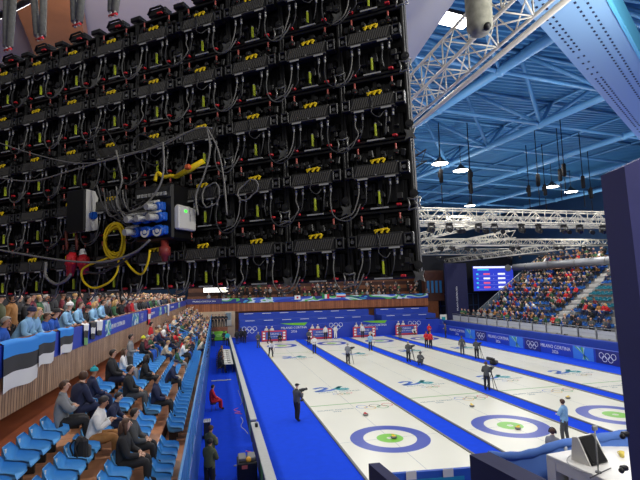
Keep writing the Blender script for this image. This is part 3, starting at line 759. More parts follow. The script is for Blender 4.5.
def small_person(pose, loc, rz, top, legs, label, hair='short', hcol='dark', group=None, scale=1., skin=None):
    PCOUNT[0] += 1
    o = put('person', low_template(pose, hair)[0], None, loc, -rz); o.scale = (scale,)*3
    for i, m in ((0, SKINS[skin if skin is not None else rnd.randint(0, 2)]), (1, CLO[top]), (2, CLO[legs]), (4, HAIRS[hcol] if hcol in HAIRS else CLO[hcol])): omat(o, i, m)
    return tag(o, label, 'person', group)

LP_ICE, LP_STAND, LP_BACK, AMB, LP_PT = 315, 800, 250, .36, 545
# ================================================================== LEFT STAND
ROWX = [None, -9.27, -10.03, -10.8, -11.45]; ROWZ = [None, 2.22, 2.66, 3.09, 3.52]
ROWN = [None, 'front row', 'second row', 'third row', 'back row']
for n in range(1, 5):
    xa = ROWX[n]-.12; xb = ROWX[n-1]-.12 if n > 1 else -8.49
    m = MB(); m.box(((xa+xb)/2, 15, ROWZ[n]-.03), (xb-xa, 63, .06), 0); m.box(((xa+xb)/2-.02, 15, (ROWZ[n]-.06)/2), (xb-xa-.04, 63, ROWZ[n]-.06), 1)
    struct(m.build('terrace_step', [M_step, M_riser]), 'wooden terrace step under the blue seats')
struct(MB().box((-15.83, 15, 3.89), (8.5, 63, .06)).build('terrace_floor', M_orange), 'terracotta coloured walkway behind the seats')
struct(MB().box((-8.46, 15, 1.1), (.06, 63, 2.2)).build('wall_stand', mat('stand_front_blue', (30, 84, 168), .5, var=.1, scale=.7)))
for i, (ya, yb) in enumerate([(-16+8*k, -16.05+8*(k+1)) for k in range(8)]):
    t = thing('guard_rail', 'pale blue guard rail panel along the stand edge, %s from the near end' % nth(i+1), 'railing', (-8.46, ya, 2.19), 0, 'guard rail panels of the stand')
    MB().box((0, (yb-ya)/2, .62), (.02, yb-ya-.06, 1.05)).build('panel', mat('pale_blue_panel', (74, 142, 196), .25, var=.15, scale=1.2), t)
    MB().tube([(0, 0, 1.22), (0, yb-ya, 1.22)], .03, 8).build('top_rail', M_rail, t)
    for q in range(5): MB().box((0, (yb-ya)*(q+.1)/4.2, .61), (.05, .05, 1.22)).build('post', M_rail, t)

def seat_mesh():
    # rows from front lip over the pan to the top of the back: y, z, half width, side wall height, wing forward
    rows = [(.235, .385, .225, .03, 0), (.21, .40, .235, .10, 0), (.1, .385, .24, .15, 0), (-.04, .37, .245, .18, 0), (-.14, .375, .245, .19, .0), (-.19, .43, .245, .14, .05), (-.21, .53, .245, .05, .08), (-.228, .64, .235, 0, .06), (-.24, .74, .17, 0, .01)]
    cols = [(-1, 1), (-.985, .5), (-.9, .08), (-.5, 0), (0, 0), (.5, 0), (.9, .08), (.985, .5), (1, 1)]
    A = []; B = []
    for i, (y, z, hw, h, fw) in enumerate(rows):
        for f, k in cols:
            hw *= .93; A.append((f*hw, y+fw*k, z+h*k)); hw /= .93; b = 0 if i < 4 else 1
            B.append((f*(hw*.93+.012), y+fw*k-.014*b-.0, z+h*k-.014*(1-b)-(.004 if abs(f) > .95 else 0)))
    m = MB(); n = len(cols); R = len(rows); fs = [(i*n+k, i*n+k+1, (i+1)*n+k+1, (i+1)*n+k) for i in range(R-1) for k in range(n-1)]
    o = len(A); m.add(A+B, fs+[tuple(x+o for x in reversed(f)) for f in fs], 0, smooth=True)
    rim = [k for k in range(n)] + [i*n+n-1 for i in range(1, R)] + [(R-1)*n+k for k in range(n-2, -1, -1)] + [i*n for i in range(R-2, 0, -1)]
    for a, b in zip(rim, rim[1:]+rim[:1]): m.f.append((a, b, b+o, a+o)); m.m.append(0); m.sm.append(False)
    return m
TAGME = MB().box((.1, -.215, .655), (.06, .012, .07)).mesh('number_tag', M_white)
sm_ = seat_mesh(); SEATME = sm_.mesh('stadium_seat', M_seat)
bm_ = MB(); bm_.box((0, -.08, .19), (.07, .22, .37)); bm_.box((0, .02, .35), (.3, .24, .03)); BRME = bm_.mesh('bracket', M_dark)
SEATS = []   # (distance, loc, heading, label, group, colour, far)
def want_seat(loc, rz, label, group, col, bracket): SEATS.append(((V(loc)-CAM).length, V(loc), rz, label, group, col, bracket))
PITCH_S = .575
skipseat = {1: [(-6.2, -5.2)], 2: [(-5.0, -4.4)], 3: [(-6.2, -5.6)], 4: [(-8.4, -7.7), (-3.9, -3.4)]}
for n in range(1, 5):
    c = 0; y = -12.9
    while y < 44:
        ok = not any(a < y < b for a, b in skipseat[n]) and not (13.5 < y < 17 and n > 1)
        if ok:
            c += 1
            want_seat((ROWX[n]+.245, y, ROWZ[n]), PI/2, 'blue plastic stand seat, %s of the long stand, %s from its near end' % (ROWN[n], nth(c)), 'blue seats of the long stand', 0, y < 8)
        y += PITCH_S
# vomitory rails crossing the seats
for i, (Y, lab) in enumerate(((13.4, 'blue tubular rail across the stand on the near side of its stair opening'), (17.1, 'blue tubular rail across the stand on the far side of its stair opening'))):
    t = thing('stair_rail', lab, 'railing', (-9.4, Y, 2.4))
    MB().tube([(0, 0, 1.0), (-1.9, 0, 1.9)], .035, 8).build('top_rail', M_rail, t); MB().tube([(0, 0, .5), (-1.9, 0, 1.4)], .025, 8).build('middle_rail', M_rail, t)
    for q in range(4): MB().tube([(-.63*q, 0, .0), (-.63*q, 0, 1.0+.3*q)], .025, 8).build('post', M_rail, t)
    MB().box((-.95, 0, 1.0), (1.8, .02, .5), 0, Euler((0, .44, 0)).to_matrix()).build('panel', M_glassb, t)

LS = 'spectators in the long stand'
def seated(n, px, py, pose, top, legs, label, hair='short', hcol='brown', dz=.8, scale=1., bulk=1.05, drot=0.):
    y = onx(px, py, ROWX[n]+.2).y
    return person(pose, (ROWX[n]+.3, y, ROWZ[n]-.06), PI/2+drot, top, legs, label, hair, hcol, LS, None, scale, bulk)
def standing(n, px, py, pose, top, legs, label, hair='short', hcol='brown', drot=0., scale=1.):
    y = onx(px, py, ROWX[n]+.35).y
    return person(pose, (ROWX[n]+.42, y, ROWZ[n]), PI/2+drot, top, legs, label, hair, hcol, LS, None, scale)
occupied = []
def S(n, px, py, *a, **k):
    o = seated(n, px, py, *a, **k); occupied.append((n, o.location.y)); return o
S(4, 60, 409, 'sit_crossed', 'grey', 'black', 'person in a pale grey puffer jacket beside the end of the empty back row', 'short', 'brown', scale=1.1, bulk=1.25, drot=-.3)
S(4, 76, 392, 'sit_turnl', 'navy', 'navy', 'person in a navy jacket, back turned, just beyond the grey puffer jacket', 'short', 'brown', bulk=1.2, scale=1.1, drot=-.8)
S(4, 90, 392, 'sit_lap', 'navy', 'navy', 'person in a navy jacket and teal knit hat in the back row', 'beanie', 'teal', bulk=1.15, drot=-.5)
S(3, 104, 414, 'sit_lean', 'navy', 'navy', 'person in dark navy leaning forward just beyond the white jacket', 'short', 'dark', bulk=1.1)
S(3, 91, 431, 'sit_phone', 'white', 'tan', 'person in a white puffer jacket and tan trousers looking at a phone', 'short', 'dark', scale=1.12, bulk=1.25)
S(2, 122, 439, 'sit_lap', 'black', 'black', 'long haired person in black jacket and trousers near the front seats', 'long', 'brown', scale=1.12, bulk=1.15)
S(2, 131, 428, 'sit_lap', 'charcoal', 'black', 'person in charcoal seated close behind the long haired one in black', 'short', 'dark', scale=1.08, bulk=1.1)
S(2, 154, 411, 'sit_lap', 'navy', 'black', 'dark haired person in a navy jacket with green piping alone in the second row', 'short', 'dark', scale=1.1, bulk=1.1)
S(2, 166, 384, 'sit_lean', 'navy', 'black', 'person in navy cap and jacket holding a cream bag', 'cap', 'navy', scale=1.1, bulk=1.1)
S(3, 127, 392, 'sit_lap', 'black', 'charcoal', 'broad person in a black jacket, third row, beyond the navy leaning one', 'short', 'dark', scale=1.12, bulk=1.2)
S(3, 142, 381, 'sit_turnl', 'black', 'black', 'person in black with long dark hair, third row', 'long', 'dark', scale=1.08)
S(4, 110, 372, 'sit_lap', 'black', 'navy', 'person with a black jacket and backpack, back row near the stair', 'short', 'dark', scale=1.15, bulk=1.25)
standing(4, 128, 360, 'stand_front', 'grey', 'charcoal', 'standing person in a grey jacket in the back row', 'short', 'dark')
S(4, 122, 366, 'sit_lap', 'white', 'grey', 'person in a white top just in front of the standing grey jacket', 'long', 'brown')
standing(4, 149, 346, 'stand', 'red', 'navy', 'standing person in a bright red jacket by the balcony supports', 'short', 'dark', scale=1.05)
S(4, 141, 352, 'sit_lap', 'black', 'black', 'person in black with a yellow knit hat, back row', 'beanie', 'yellow')
S(3, 161, 357, 'sit_lean', 'cream', 'navy', 'person in a cream jacket bending forward, third row', 'short', 'blond')
S(3, 168, 350, 'sit_lap', 'cream', 'black', 'second person in a cream top, just beyond the bending one', 'long', 'blond')
S(3, 175, 342, 'sit_lap', 'yellow', 'navy', 'person in a bright yellow vest, third row', 'short', 'dark')
S(2, 193, 365, 'sit_lap', 'teal', 'charcoal', 'person in a turquoise jacket near the guard rail', 'short', 'brown')
S(1, 199, 366, 'sit_lap', 'white', 'black', 'person in a white top and black trousers against the guard rail', 'long', 'brown')
S(1, 198.5, 352, 'sit_lap', 'green', 'green', 'person in dark green against the guard rail', 'short', 'dark')
S(2, 182, 360, 'sit_phone', 'grey', 'blue', 'person in grey beside the turquoise jacket', 'short', 'grey')
S(2, 176, 366, 'sit_lap', 'green', 'grey', 'person in a green top, second row, before the grey one', 'short', 'brown')
S(4, 178, 333, 'sit_lap', 'red', 'black', 'person in a red jacket near the blue stair rails', 'short', 'dark')
# people further down the stand
cols = ['black', 'navy', 'black', 'charcoal', 'grey', 'white', 'red', 'blue', 'tan', 'green', 'burgundy', 'cream', 'brown', 'lightblue', 'black', 'navy', 'olive']
PEND = []
def pend(pose, loc, rz, top, legs, label, hair, hcol, group): PEND.append(((V(loc)-CAM).length, pose, V(loc), rz, top, legs, label, hair, hcol, group))
for n in range(1, 5):
    y = {1: 11., 2: 7.0, 3: 6.5, 4: 2.5}[n]; k = 0
    while y < 43:
        y += PITCH_S*rnd.choice([1, 1, 1, 2, 2, 3] if n > 1 else [1, 2, 3, 4])
        if 13.2 < y < 17.3 and n > 1: continue
        k += 1; c = rnd.choice(cols); hc = rnd.choice(['dark', 'brown', 'dark', 'brown', 'blond', 'grey', 'dark'])
        pend(rnd.choice(['sit_lap', 'sit_lean', 'sit_turn', 'sit_phone', 'sit_chin']), (ROWX[n]+.3, y, ROWZ[n]-.05), PI/2-rnd.uniform(-.3, .4), c, rnd.choice(['black', 'navy', 'charcoal', 'blue']),
             'person in %s, %s of long stand, %s beyond the near group' % (c.replace('lightblue', 'light blue'), ROWN[n], nth(k)), rnd.choice(['short', 'short', 'long', 'beanie']), hc, LS)
# backpack on a seat, bag
def backpack(p, rz, label):
    t = thing('backpack', label, 'backpack', p, rz)
    MB().box((0, 0, .24), (.32, .2, .46), 0, None, .07).build('main_body', CLO['black'], t); MB().box((0, .12, .17), (.25, .1, .26), 0, None, .04).build('front_pocket', CLO['charcoal'], t)
    for s in (-1, 1): MB().tube(spline([(s*.09, -.1, .42), (s*.11, -.17, .3), (s*.1, -.11, .1)]), .018, 6).build('strap', CLO['black'], t)
yy = onx(76, 445, ROWX[3]+.2).y
backpack((ROWX[3]+.3, yy, ROWZ[3]+.42), -.9, 'black backpack lying on a seat beside the white puffer jacket')
o = MB().ball((0, 0, .1), (.16, .11, .12), 12, 8).build('bag', CLO['cream']); o.location = (ROWX[2]+.62, onx(166, 386, ROWX[2]+.2).y, ROWZ[2]+.52); tag(o, 'cream bag held on the lap of the navy capped person', 'bag')

# ================================================================== BALCONY
def zb(y): return 4.44+(y+9.6)*-.0145
def zm(y): return 5.27+(y+9.6)*-.0068
def zt(y): return 5.92+(y+9.6)*-.0068
YA, YB, BX = -15., 46.6, -12.
def strip(zf0, zf1, x0, x1):
    return MB().prism([(x0, YA, zf0(YA)), (x0, YB, zf0(YB)), (x0, YB, zf1(YB)), (x0, YA, zf1(YA))], (x1-x0, 0, 0))
struct(strip(zb, zm, BX-.15, BX).build('balcony_front', M_slat), 'pale wood slatted balcony front')
struct(strip(lambda y: zb(y)+.02, lambda y: zb(y)+.22, -18, BX-.16).build('balcony_floor', M_woodd), 'underside and floor of the balcony')
bn = struct(strip(lambda y: zm(y)+.005, zt, BX-.06, BX+.02).build('balcony_banner', M_bannerblue), 'blue banner strip on top of the balcony front')
struct(MB().tube([(BX-.05, YA, zt(YA)+.03), (BX-.05, YB, zt(YB)+.03)], .035, 8).build('balcony_handrail', M_wood), 'wooden handrail of the balcony')
for px, py, w in ((118, 318, 2.4), (151.5, 311, 3.4), (172, 306, 5)):
    y = onx(px, py, BX).y
    text_on('MILANO CORTINA 2026', .26, M_txtw, bn, (BX+.03, y, (zm(y)+zt(y))/2), (0, 1, 0), (0, 0, 1))
for px, py, w in ((137, 314, .7), (133.5, 315, 1.2), (160, 309, 1.4), (165, 308, 1.4), (179, 305, 2), (108, 322, 1.)):
    y = onx(px, py, BX).y; MB().box((BX+.025, y, (zm(y)+zt(y))/2), (.008, w, .6)).build('art_panel', M_art, bn)
for px, py in ((141.5, 313), (168.5, 307)):
    y = onx(px, py, BX).y; rings_mb(MB(), (BX+.035, y, (zm(y)+zt(y))/2), .14, (0, 1, 0), (0, 0, 1), [0]*5, .18).build('rings', M_txtw, bn)
def flag(pa, pb, h, mats, label, stripes=3, x=BX+.06, vert=False):
    ya, yb = onx(*pa, x).y, onx(*pb, x).y; n, k = 16, 18; m = MB(); vs = []; fs = []
    for i in range(k+1):
        for q in range(n+1):
            u, v = q/n, i/k; y = ya+(yb-ya)*u
            z = zt(y)+.06-h*v+.02*math.sin(u*PI*2)
            vs.append((x+.03*math.sin(u*9+v*2)*v+(-.09 if i == 0 else 0), y, z))
    m.add(vs, [(i*(n+1)+q, i*(n+1)+q+1, (i+1)*(n+1)+q+1, (i+1)*(n+1)+q) for i in range(k) for q in range(n)], 0, smooth=True)
    for fi in range(len(m.f)):
        i, q = divmod(fi, n); m.m[fi] = int((q/n if vert else i/k)*stripes)
    return tag(m.build('flag', mats), label, 'flag', None)
F_blue, F_black, F_white = mat('flag_blue', (40, 140, 226), .8), mat('flag_black', (52, 52, 54), .8), mat('flag_white', (226, 226, 224), .8)
flag((4, 345), (40.5, 335), 1.02, [F_blue, F_black, F_white], 'large blue black and white flag over the near end of the balcony rail')
flag((39, 335), (56, 330), .78, [F_blue, F_black, F_white], 'blue black and white flag second along the balcony rail')
flag((60.5, 330), (74, 326), .7, [F_blue, F_black, F_white], 'blue black and white flag third along the balcony rail')
flag((84, 325), (89, 323), .7, [F_white, F_black, mat('scarf_green', (120, 170, 110), .8)], 'white and green scarf hung over the balcony rail', 3)
flag((91, 323), (96, 321), .6, [F_black, F_white, F_black], 'black and white scarf hung over the balcony rail', 3)
flag((97, 320.5), (103, 319), .55, [F_white, F_white, F_black], 'white flag with dark hem over the balcony rail', 3)
flag((148, 313), (151, 312), 1.0, [mat('flag_red', (206, 30, 50), .8), F_white, MATS['flag_red']], 'red flag with a white band hanging below the balcony banner', 3)
flag((167.5, 308), (169.5, 307.6), 1.0, [F_white, F_white, F_white], 'plain white cloth hanging below the balcony banner', 3)
BS = 'spectators on the balcony'
def rail_person(px, py, pose, top, legs, label, hair, hcol, x=BX-.52, rot=0., scale=1., full=True):
    hp = onx(px, py, x+.2); h = 1.62*scale
    if full: return person(pose, (x, hp.y, hp.z-h), PI/2+rot, top, legs, label, hair, hcol, BS, None, scale, 1.1)
for a in ((27, 312, 'stand_rail', 'lightblue', 'navy', 'person in light blue jacket and navy white knit hat at the large flag', 'beanie', 'navy', 0),
          (34.5, 312, 'stand_rail', 'lightblue', 'navy', 'long fair haired person in light blue beside the navy white hat', 'long', 'blond', 0),
          (43.5, 317, 'stand_rail', 'blue', 'navy', 'child in a bright blue jacket leaning over the second flag', 'short', 'brown', 0),
          (54, 313.5, 'stand_railt', 'blue', 'black', 'person in blue and black with a dark hat between second and third flags', 'beanie', 'black', 0),
          (67.5, 306.5, 'stand_railt', 'lightblue', 'navy', 'person in light blue wearing a white and navy knit hat', 'beanie', 'white', 0),
          (78, 305, 'stand_rail', 'lightblue', 'navy', 'brown haired person in light blue beyond the white hat', 'short', 'brown', 0),
          (85, 309, 'stand_rail', 'black', 'black', 'person in black with dark hat at the balcony rail above the scarves', 'beanie', 'black', 0),
          (93, 304.5, 'stand_rail', 'lightblue', 'navy', 'long blond haired person in light blue leaning over the scarves', 'long', 'blond', 0),
          (101, 302.5, 'stand_rail', 'lightblue', 'navy', 'dark haired person in light blue, last of the light blue group', 'short', 'dark', 0),
          (1, 322, 'stand_rail', 'blue', 'navy', 'person with white hair at the frame edge before the large flag', 'short', 'grey', 0)):
    rail_person(*a[:8])
for a in ((35, 301, 'stand_front', 'black', 'black', 'dark haired person in black standing behind the blue group', 'short', 'dark'),
          (39, 298, 'stand_front', 'burgundy', 'black', 'person in dark red behind the balcony group, dark hair', 'short', 'dark'),
          (52, 299, 'stand_front', 'grey', 'black', 'grey haired person in grey on the second balcony row', 'short', 'grey'),
          (60, 296, 'stand_front', 'black', 'black', 'bareheaded person in black beside the grey haired one', 'short', 'brown'),
          (8, 300, 'stand', 'olive', 'black', 'person in olive green standing nearest on the second balcony row', 'beanie', 'black'),
          (20, 299, 'stand', 'tan', 'black', 'person in tan standing on the second balcony row', 'short', 'brown'),
          (46, 299, 'stand', 'green', 'black', 'person in green behind the second flag', 'short', 'blond'),
          (85, 296, 'stand_front', 'burgundy', 'black', 'person in dark burgundy behind the scarves', 'short', 'dark'),
          (96, 294, 'stand_front', 'grey', 'black', 'person in grey with fair hair on the second balcony row', 'short', 'blond'),
          (73, 300, 'stand_front', 'charcoal', 'black', 'person in charcoal behind the white and navy hat', 'short', 'dark')):
    rail_person(*a, x=BX-1.35, scale=1.0)
for row, (x, n0) in enumerate(((BX-.52, 0), (BX-1.35, 0), (BX-2.2, 0))):
    y = {0: -1., 1: .3, 2: -6.}[row]; k = 0
    while y < 44:
        y += rnd.choice([.7, .9, 1.2, 1.6])*(1+max(0, y)*.02); k += 1; c = rnd.choice(['black', 'navy', 'charcoal', 'white', 'black', 'grey', 'brown', 'burgundy', 'black', 'green', 'navy', 'charcoal', 'red', 'black'])
        pend('stand_rail' if row == 0 else 'stand_front', (x, y, 4.87+.13*row-.0068*(y+9.6)), PI/2+rnd.uniform(-.4, .4), c, 'black', 'person in %s, %s balcony rank, %s beyond the light blue group' % (c, nth(row+1), nth(k)), rnd.choice(['short', 'long', 'beanie']), rnd.choice(['dark', 'brown', 'blond', 'grey']), BS)
# supports under the balcony
for i in range(11):
    y = -9+5.4*i
    o = MB().box((-12.9, y, (3.92+zb(y))/2), (.35, .35, zb(y)-3.92+.02)).build('trim_%d' % (i+1), M_orange); struct(o, 'terracotta post under the balcony')
struct(MB().box((-16.8, 15, 4.2), (.2, 62, .6)).build('wall_concourse', M_darkwall))
person('stand', (-13.0, onx(76, 378, -13).y, 3.92), PI/2, 'black', 'black', 'person whose dark legs show below the balcony front', 'short', 'dark', None)

# ================================================================== FAR END
bd = MB().box((10.1, 40.9, 1.0), (28.4, .5, 2.0)).build('trim_20', M_bannerblue); struct(bd, 'tall blue printed back barrier behind the sheets')
for px, py in ((249.5, 330), (414.5, 324)):
    p = ony(px, py, 40.6); rings_mb(MB(), (p.x, 40.63, p.z), .3, (1, 0, 0), (0, 0, 1), [0]*5, .18).build('rings', M_txtw, bd)
p = ony(336, 326, 40.6); rings_mb(MB(), (p.x, 40.63, p.z), .3, (1, 0, 0), (0, 0, 1), [0]*5, .18).build('rings', M_txtw, bd)
for px, py in ((294, 328.5), (375, 326)):
    p = ony(px, py, 40.6); text_on('MILANO CORTINA', .42, M_txtw, bd, (p.x, 40.63, p.z+.1), (1, 0, 0), (0, 0, 1)); text_on('2026', .42, M_txtw, bd, (p.x, 40.63, p.z-.4), (1, 0, 0), (0, 0, 1))
    o = MB(); o.prism([(p.x-1.9, 40.64, p.z+.75), (p.x+1.9, 40.64, p.z+.75), (p.x+1.5, 40.64, p.z+.35), (p.x-.6, 40.64, p.z+.5)], (0, -.003, 0)); o.build('green_swoosh', M_green, bd)
for i, (ya, yb, z) in enumerate(((41.2, 43.5, 1.85), (43.5, 46, 2.65), (46, 46.8, 3.5))):
    for (xa, xb) in ((-4.6, 15.2), (16.4, 25.2)):
        o = MB().box(((xa+xb)/2, (ya+yb)/2, z/2), (xb-xa, yb-ya-.01, z)).build('covered_terrace', M_blue); struct(o, 'blue fabric covered terrace behind the far barrier')
        if i:
            t = MB(); x = xa+.8
            while x < xb-1.5: t.box((x+.6, ya-.004, z-.12), (1.3, .006, .07)); x += 2.6
            t.build('printed_line', M_txtw, o)
fx0, fx1 = -12.05, 25.8
struct(MB().box(((fx0+fx1)/2, 47.05, 4.33), (fx1-fx0, .2, 1.24)).build('balcony_front', M_slatx), 'red brown wooden balcony front at the far end')
fb = struct(MB().box(((fx0+fx1)/2, 46.92, 5.3), (fx1-fx0, .1, .72)).build('balcony_banner', M_print), 'printed wave pattern banner on the far balcony')
MB().box((-9.5, 46.86, 5.3), (5.0, .03, .7)).build('navy_panel', M_bannernavy, fb); text_on('MILANO CORTINA 2026', .3, M_txtw, fb, (-9.5, 46.84, 5.3), (1, 0, 0), (0, 0, 1))
def flat_flag(px, py, w, h, mats, vert, label):
    p = ony(px, py, 46.8); m = MB()
    for q in range(3):
        if vert: m.box((p.x-w/2+w*(q+.5)/3, 46.8, p.z), (w/3, .02, h), q)
        else: m.box((p.x, 46.8, p.z-h/2+h*(q+.5)/3), (w, .02, h/3), q)
    return tag(m.build('flag', mats), label, 'flag')
f = flat_flag(297.5, 297.5, .9, .62, [F_white]*3, True, 'white flag with a red disc on the far balcony banner')
p = ony(297.5, 297.5, 46.8); m = MB(); m.tube([(p.x, 46.785, p.z), (p.x, 46.775, p.z)], .16, 20); m.build('red_disc', MATS['flag_red'], f)
flat_flag(325.8, 296.5, 1.1, .66, [mat('flag_green', (30, 140, 70), .8), F_white, MATS['flag_red']], True, 'green white and red flag on the far balcony banner')
flat_flag(341, 295, 1.5, .6, [MATS['flag_red'], F_white, F_blue], False, 'red white and blue flag on the far balcony banner')
for k in range(7):
    o = MB().box(((fx0+28)/2, 48.3+k*1.2, 2.4+.3*k), (28-fx0, 1.19, 4.8+.6*k)).build('terrace_step', M_woodd if k % 2 else M_wood); struct(o, 'dark wooden terrace step at the far end')
struct(MB().box((8, 57.2, 10), (44, .3, 5)).build('wall_back', M_woodd))
FB = 'spectators on the far balcony'
for row in range(3):
    x = -10.5; k = 0
    while x < 25:
        x += rnd.choice([.7, .8, 1., 1.6, 2.2]); k += 1; c = rnd.choice(['black', 'navy', 'charcoal', 'black', 'brown', 'black', 'green', 'grey', 'black', 'burgundy'])
        pend('stand_front', (x, 47.7+row*1.2+(.0 if row else -.15), 4.83+.6*row-(.15 if row == 0 else 0)), PI+rnd.uniform(-.3, .3), c, 'black', 'tiny person in %s, far balcony, %s rank, %s from the lit sign' % (c, nth(row+1), nth(k)), 'short', rnd.choice(['dark', 'brown', 'blond']), FB)
# far corner beside the stand
struct(MB().box((-8.7, 46.9, 1.9), (7.2, .2, 3.8)).build('wall_corner', M_beige))
d = thing('door', 'pale narrow door with grey glass in the far corner wall', 'door', (-6.1, 46.75, 1.7)); MB().box((0, 0, 1.0), (.95, .08, 2.0), 0, None, .01).build('door_leaf', M_lgrey, d); MB().box((0, -.05, 1.35), (.7, .02, 1.0)).build('window_pane', mat('grey_glass', (110, 130, 140), .2), d)
MB().box((-6.1+6.1, -.06, .95), (.12, .04, .04)).build('door_handle', M_grey, d)
struct(MB().box((-7.4, 44, .9), (2.3, 1.6, 1.8)).build('corner_platform', M_wood), 'wooden platform in the far corner')
for i in range(5):
    person('stand_front', (-8.3+.45*i, 44+.15*(i % 2), 1.8), PI-.3, 'black', 'black', 'dark clothed person on the far corner platform, %s from the stand' % nth(i+1), 'short', 'dark', 'people on the far corner platform')
g = thing('sign_board', 'green printed board below the far corner platform', 'sign', (-7.4, 43.1, 0)); MB().box((0, 0, .7), (2.0, .06, 1.2), 0, None, .02).build('panel', M_green, g); MB().box((0, .1, .3), (1.6, .06, .6)).build('stand', M_dark, g)
o = MB().ball((0, 0, 0), (.5, .02, .22), 14, 6).build('leaf_print', mat('leaf_print', (150, 210, 90), .5), g); o.location = (0, -.03, .75)
a, b = ony(203.5, 292.5, 47.5), ony(228, 287.5, 47.5)
t = thing('lit_sign', 'bright white lit sign hanging in the far corner above the balcony', 'sign', ((a.x+b.x)/2, 47.5, (a.z+b.z)/2))
MB().box((0, .06, 0), (b.x-a.x+.1, .1, abs(b.z-a.z)+.1)).build('housing', M_dark, t); MB().box((0, 0, 0), (b.x-a.x, .03, abs(b.z-a.z))).build('lit_face', mat('lit_white', (250, 250, 245), .5, emit=1.6), t)
o = MB().prism([(.5, -.02, .25), (1.0, -.02, .25), (1.6, -.02, -.28), (1.3, -.02, -.28)], (0, -.005, 0)).build('yellow_streak', mat('lit_yellow', (240, 226, 130), .5, emit=1.2), t)
for s in (-1, 1): MB().tube([(s*1.2, .06, .3), (s*1.2, .06, 4)], .02, 6).build('hanger', M_dark, t)
# scoreboards at the sheet ends
M_scred = mat('board_red', (196, 52, 72), .5); M_scblue = mat('board_blue', (64, 86, 176), .5)
for s in range(4):
    x = s*SP-.3
    t = thing('scoreboard', 'red framed scoreboard at the far end of sheet '+sheet_words[s], 'scoreboard', (x, 39.75, 0))
    MB().box((0, 0, .72), (3.3, .12, 1.36), 0, None, .02).build('frame', M_scred, t); MB().box((.0, -.07, .76), (2.2, .02, .95)).build('panel', M_scblue, t)
    m = MB()
    for k in range(3):
        for sx in (-1, 1): MB().box((sx*1.35, -.075, 1.1-.36*k), (.3, .02, .22)).build('number_card', M_txtw, t)
    text_on('CURLING', .3, M_txtw, t, (0, -.085, .95), (1, 0, 0), (0, 0, 1)); text_on('MILANO CORTINA 2026', .15, M_txtw, t, (0, -.085, .6), (1, 0, 0), (0, 0, 1))
    for sx in (-1, 1): MB().box((sx*1.4, 0, .02), (.08, .5, .04)).build('foot', M_dark, t)
    for k in (-.55, .2): person('stand', (x-.4+k, 40.35, .25), PI, 'white', 'black', 'person in white behind scoreboard of the sheet %s, %s of pair' % (sheet_words[s], 'first' if k < 0 else 'second'), 'cap', 'white', 'scoreboard attendants', 0, .95)
# far corner tower banner, big screen
a, b = ony(448, 314, 44.6), ony(466.5, 268, 44.6)
t = thing('banner_column', 'tall navy fabric wrapped column with vertical lettering in the far corner', 'banner', ((a.x+b.x)/2, 44.9, 0))
W = b.x-a.x; MB().box((0, 0, b.z/2+.4), (W, .6, b.z+.8), 0, None, .03).build('fabric_wrap', M_navy2, t)
text_on('MILANO CORTINA 2026', .36, M_txtw, t, (-.1, -.32, a.z+2.4), (0, 0, 1), (-1, 0, 0))
a, b = ony(474, 291, 46), ony(512.5, 266, 46)
t = thing('results_screen', 'hanging blue results screen with white score rows in the far corner', 'screen', ((a.x+b.x)/2, 46, (a.z+b.z)/2))
W, H = b.x-a.x, b.z-a.z
MB().box((0, .1, 0), (W+.2, .2, H+.2), 0, None, .02).build('housing', M_dark, t)
MB().box((0, -.02, 0), (W, .03, H)).build('screen', mat('screen_blue', (46, 62, 190), .4, emit=.8), t)
M_sw = mat('screen_white', (240, 244, 255), .4, emit=.9); M_st = mat('screen_teal', (60, 200, 220), .4, emit=.8); M_sr = mat('screen_red', (230, 90, 120), .4, emit=.8); M_sl = mat('screen_lilac', (120, 130, 220), .4, emit=.8)
m = MB(); m.box((0, -.045, H*.455), (W*.98, .015, H*.07)); m.build('title_bar', M_sw, t)
MB().box((-W*.25, -.045, H*.36), (W*.28, .015, H*.05)).build('caption', M_st, t)
for k in range(4):
    z = H*(.18-.18*k); MB().box((0, -.045, z-H*.075), (W*.8, .012, H*.012)).build('row_line', M_sl, t)
    MB().box((-W*.4, -.045, z), (W*.05, .012, H*.06)).build('row_marker', M_st, t)
    m = MB(); m.box((-W*.17, -.045, z), (W*.16, .015, H*.065), 0 if k in (0, 2, 3) else 1); m.box((W*.2, -.045, z), (W*.18, .015, H*.07), 1); m.build('team_name', [M_sr, M_sw], t)
    text_on('-', .4, M_sw, t, (0, -.05, z), (1, 0, 0), (0, 0, 1))
for sx in (-1, 1): MB().tube([(sx*W*.4, .1, H/2), (sx*W*.4, .1, 8)], .03, 6).build('hanger', M_dark, t)
struct(MB().box((35, 50.2, 6), (18.5, .3, 12)).build('wall_far_corner', M_darkwall))
for i in range(5):
    o = MB(); x = 27.5+i*2.1
    for zz in (1.2, 3.4, 5.4): o.box((x, 50.0, zz), (2.0, .1, .1))
    for k in (-1, 0, 1): o.box((x+k, 50.0, 3.3), (.1, .1, 4.3))
    struct(o.build('window_%d' % (i+1), mat('frame_blue', (44, 74, 110), .5)), 'dark window with blue frame in the far corner')
bx = struct(MB().box((27.4, 48.2, 6.9), (3.4, 1.2, 5.0)).build('wall_corner_wood', M_woodd)); 
for k in range(4): struct(MB().box((26.2+.75*k, 47.5, 6.7), (.4, .08, 2.0)).build('window_%d' % (k+10), mat('strip_blue', (50, 110, 160), .4)), 'narrow blue window strip in the far wooden wall')
o = MB().box((0, 0, .75), (1.1, .06, 1.5), 0, None, .02).build('sign_board', M_white); p = ony(443.5, 319.5, 42.5); o.location = (p.x, 42.5, p.z-.75); tag(o, 'white board with an emblem at the far corner of the ice', 'sign')
MB().box((0, -.035, .85), (.6, .01, .6)).build('emblem', M_26b, o)
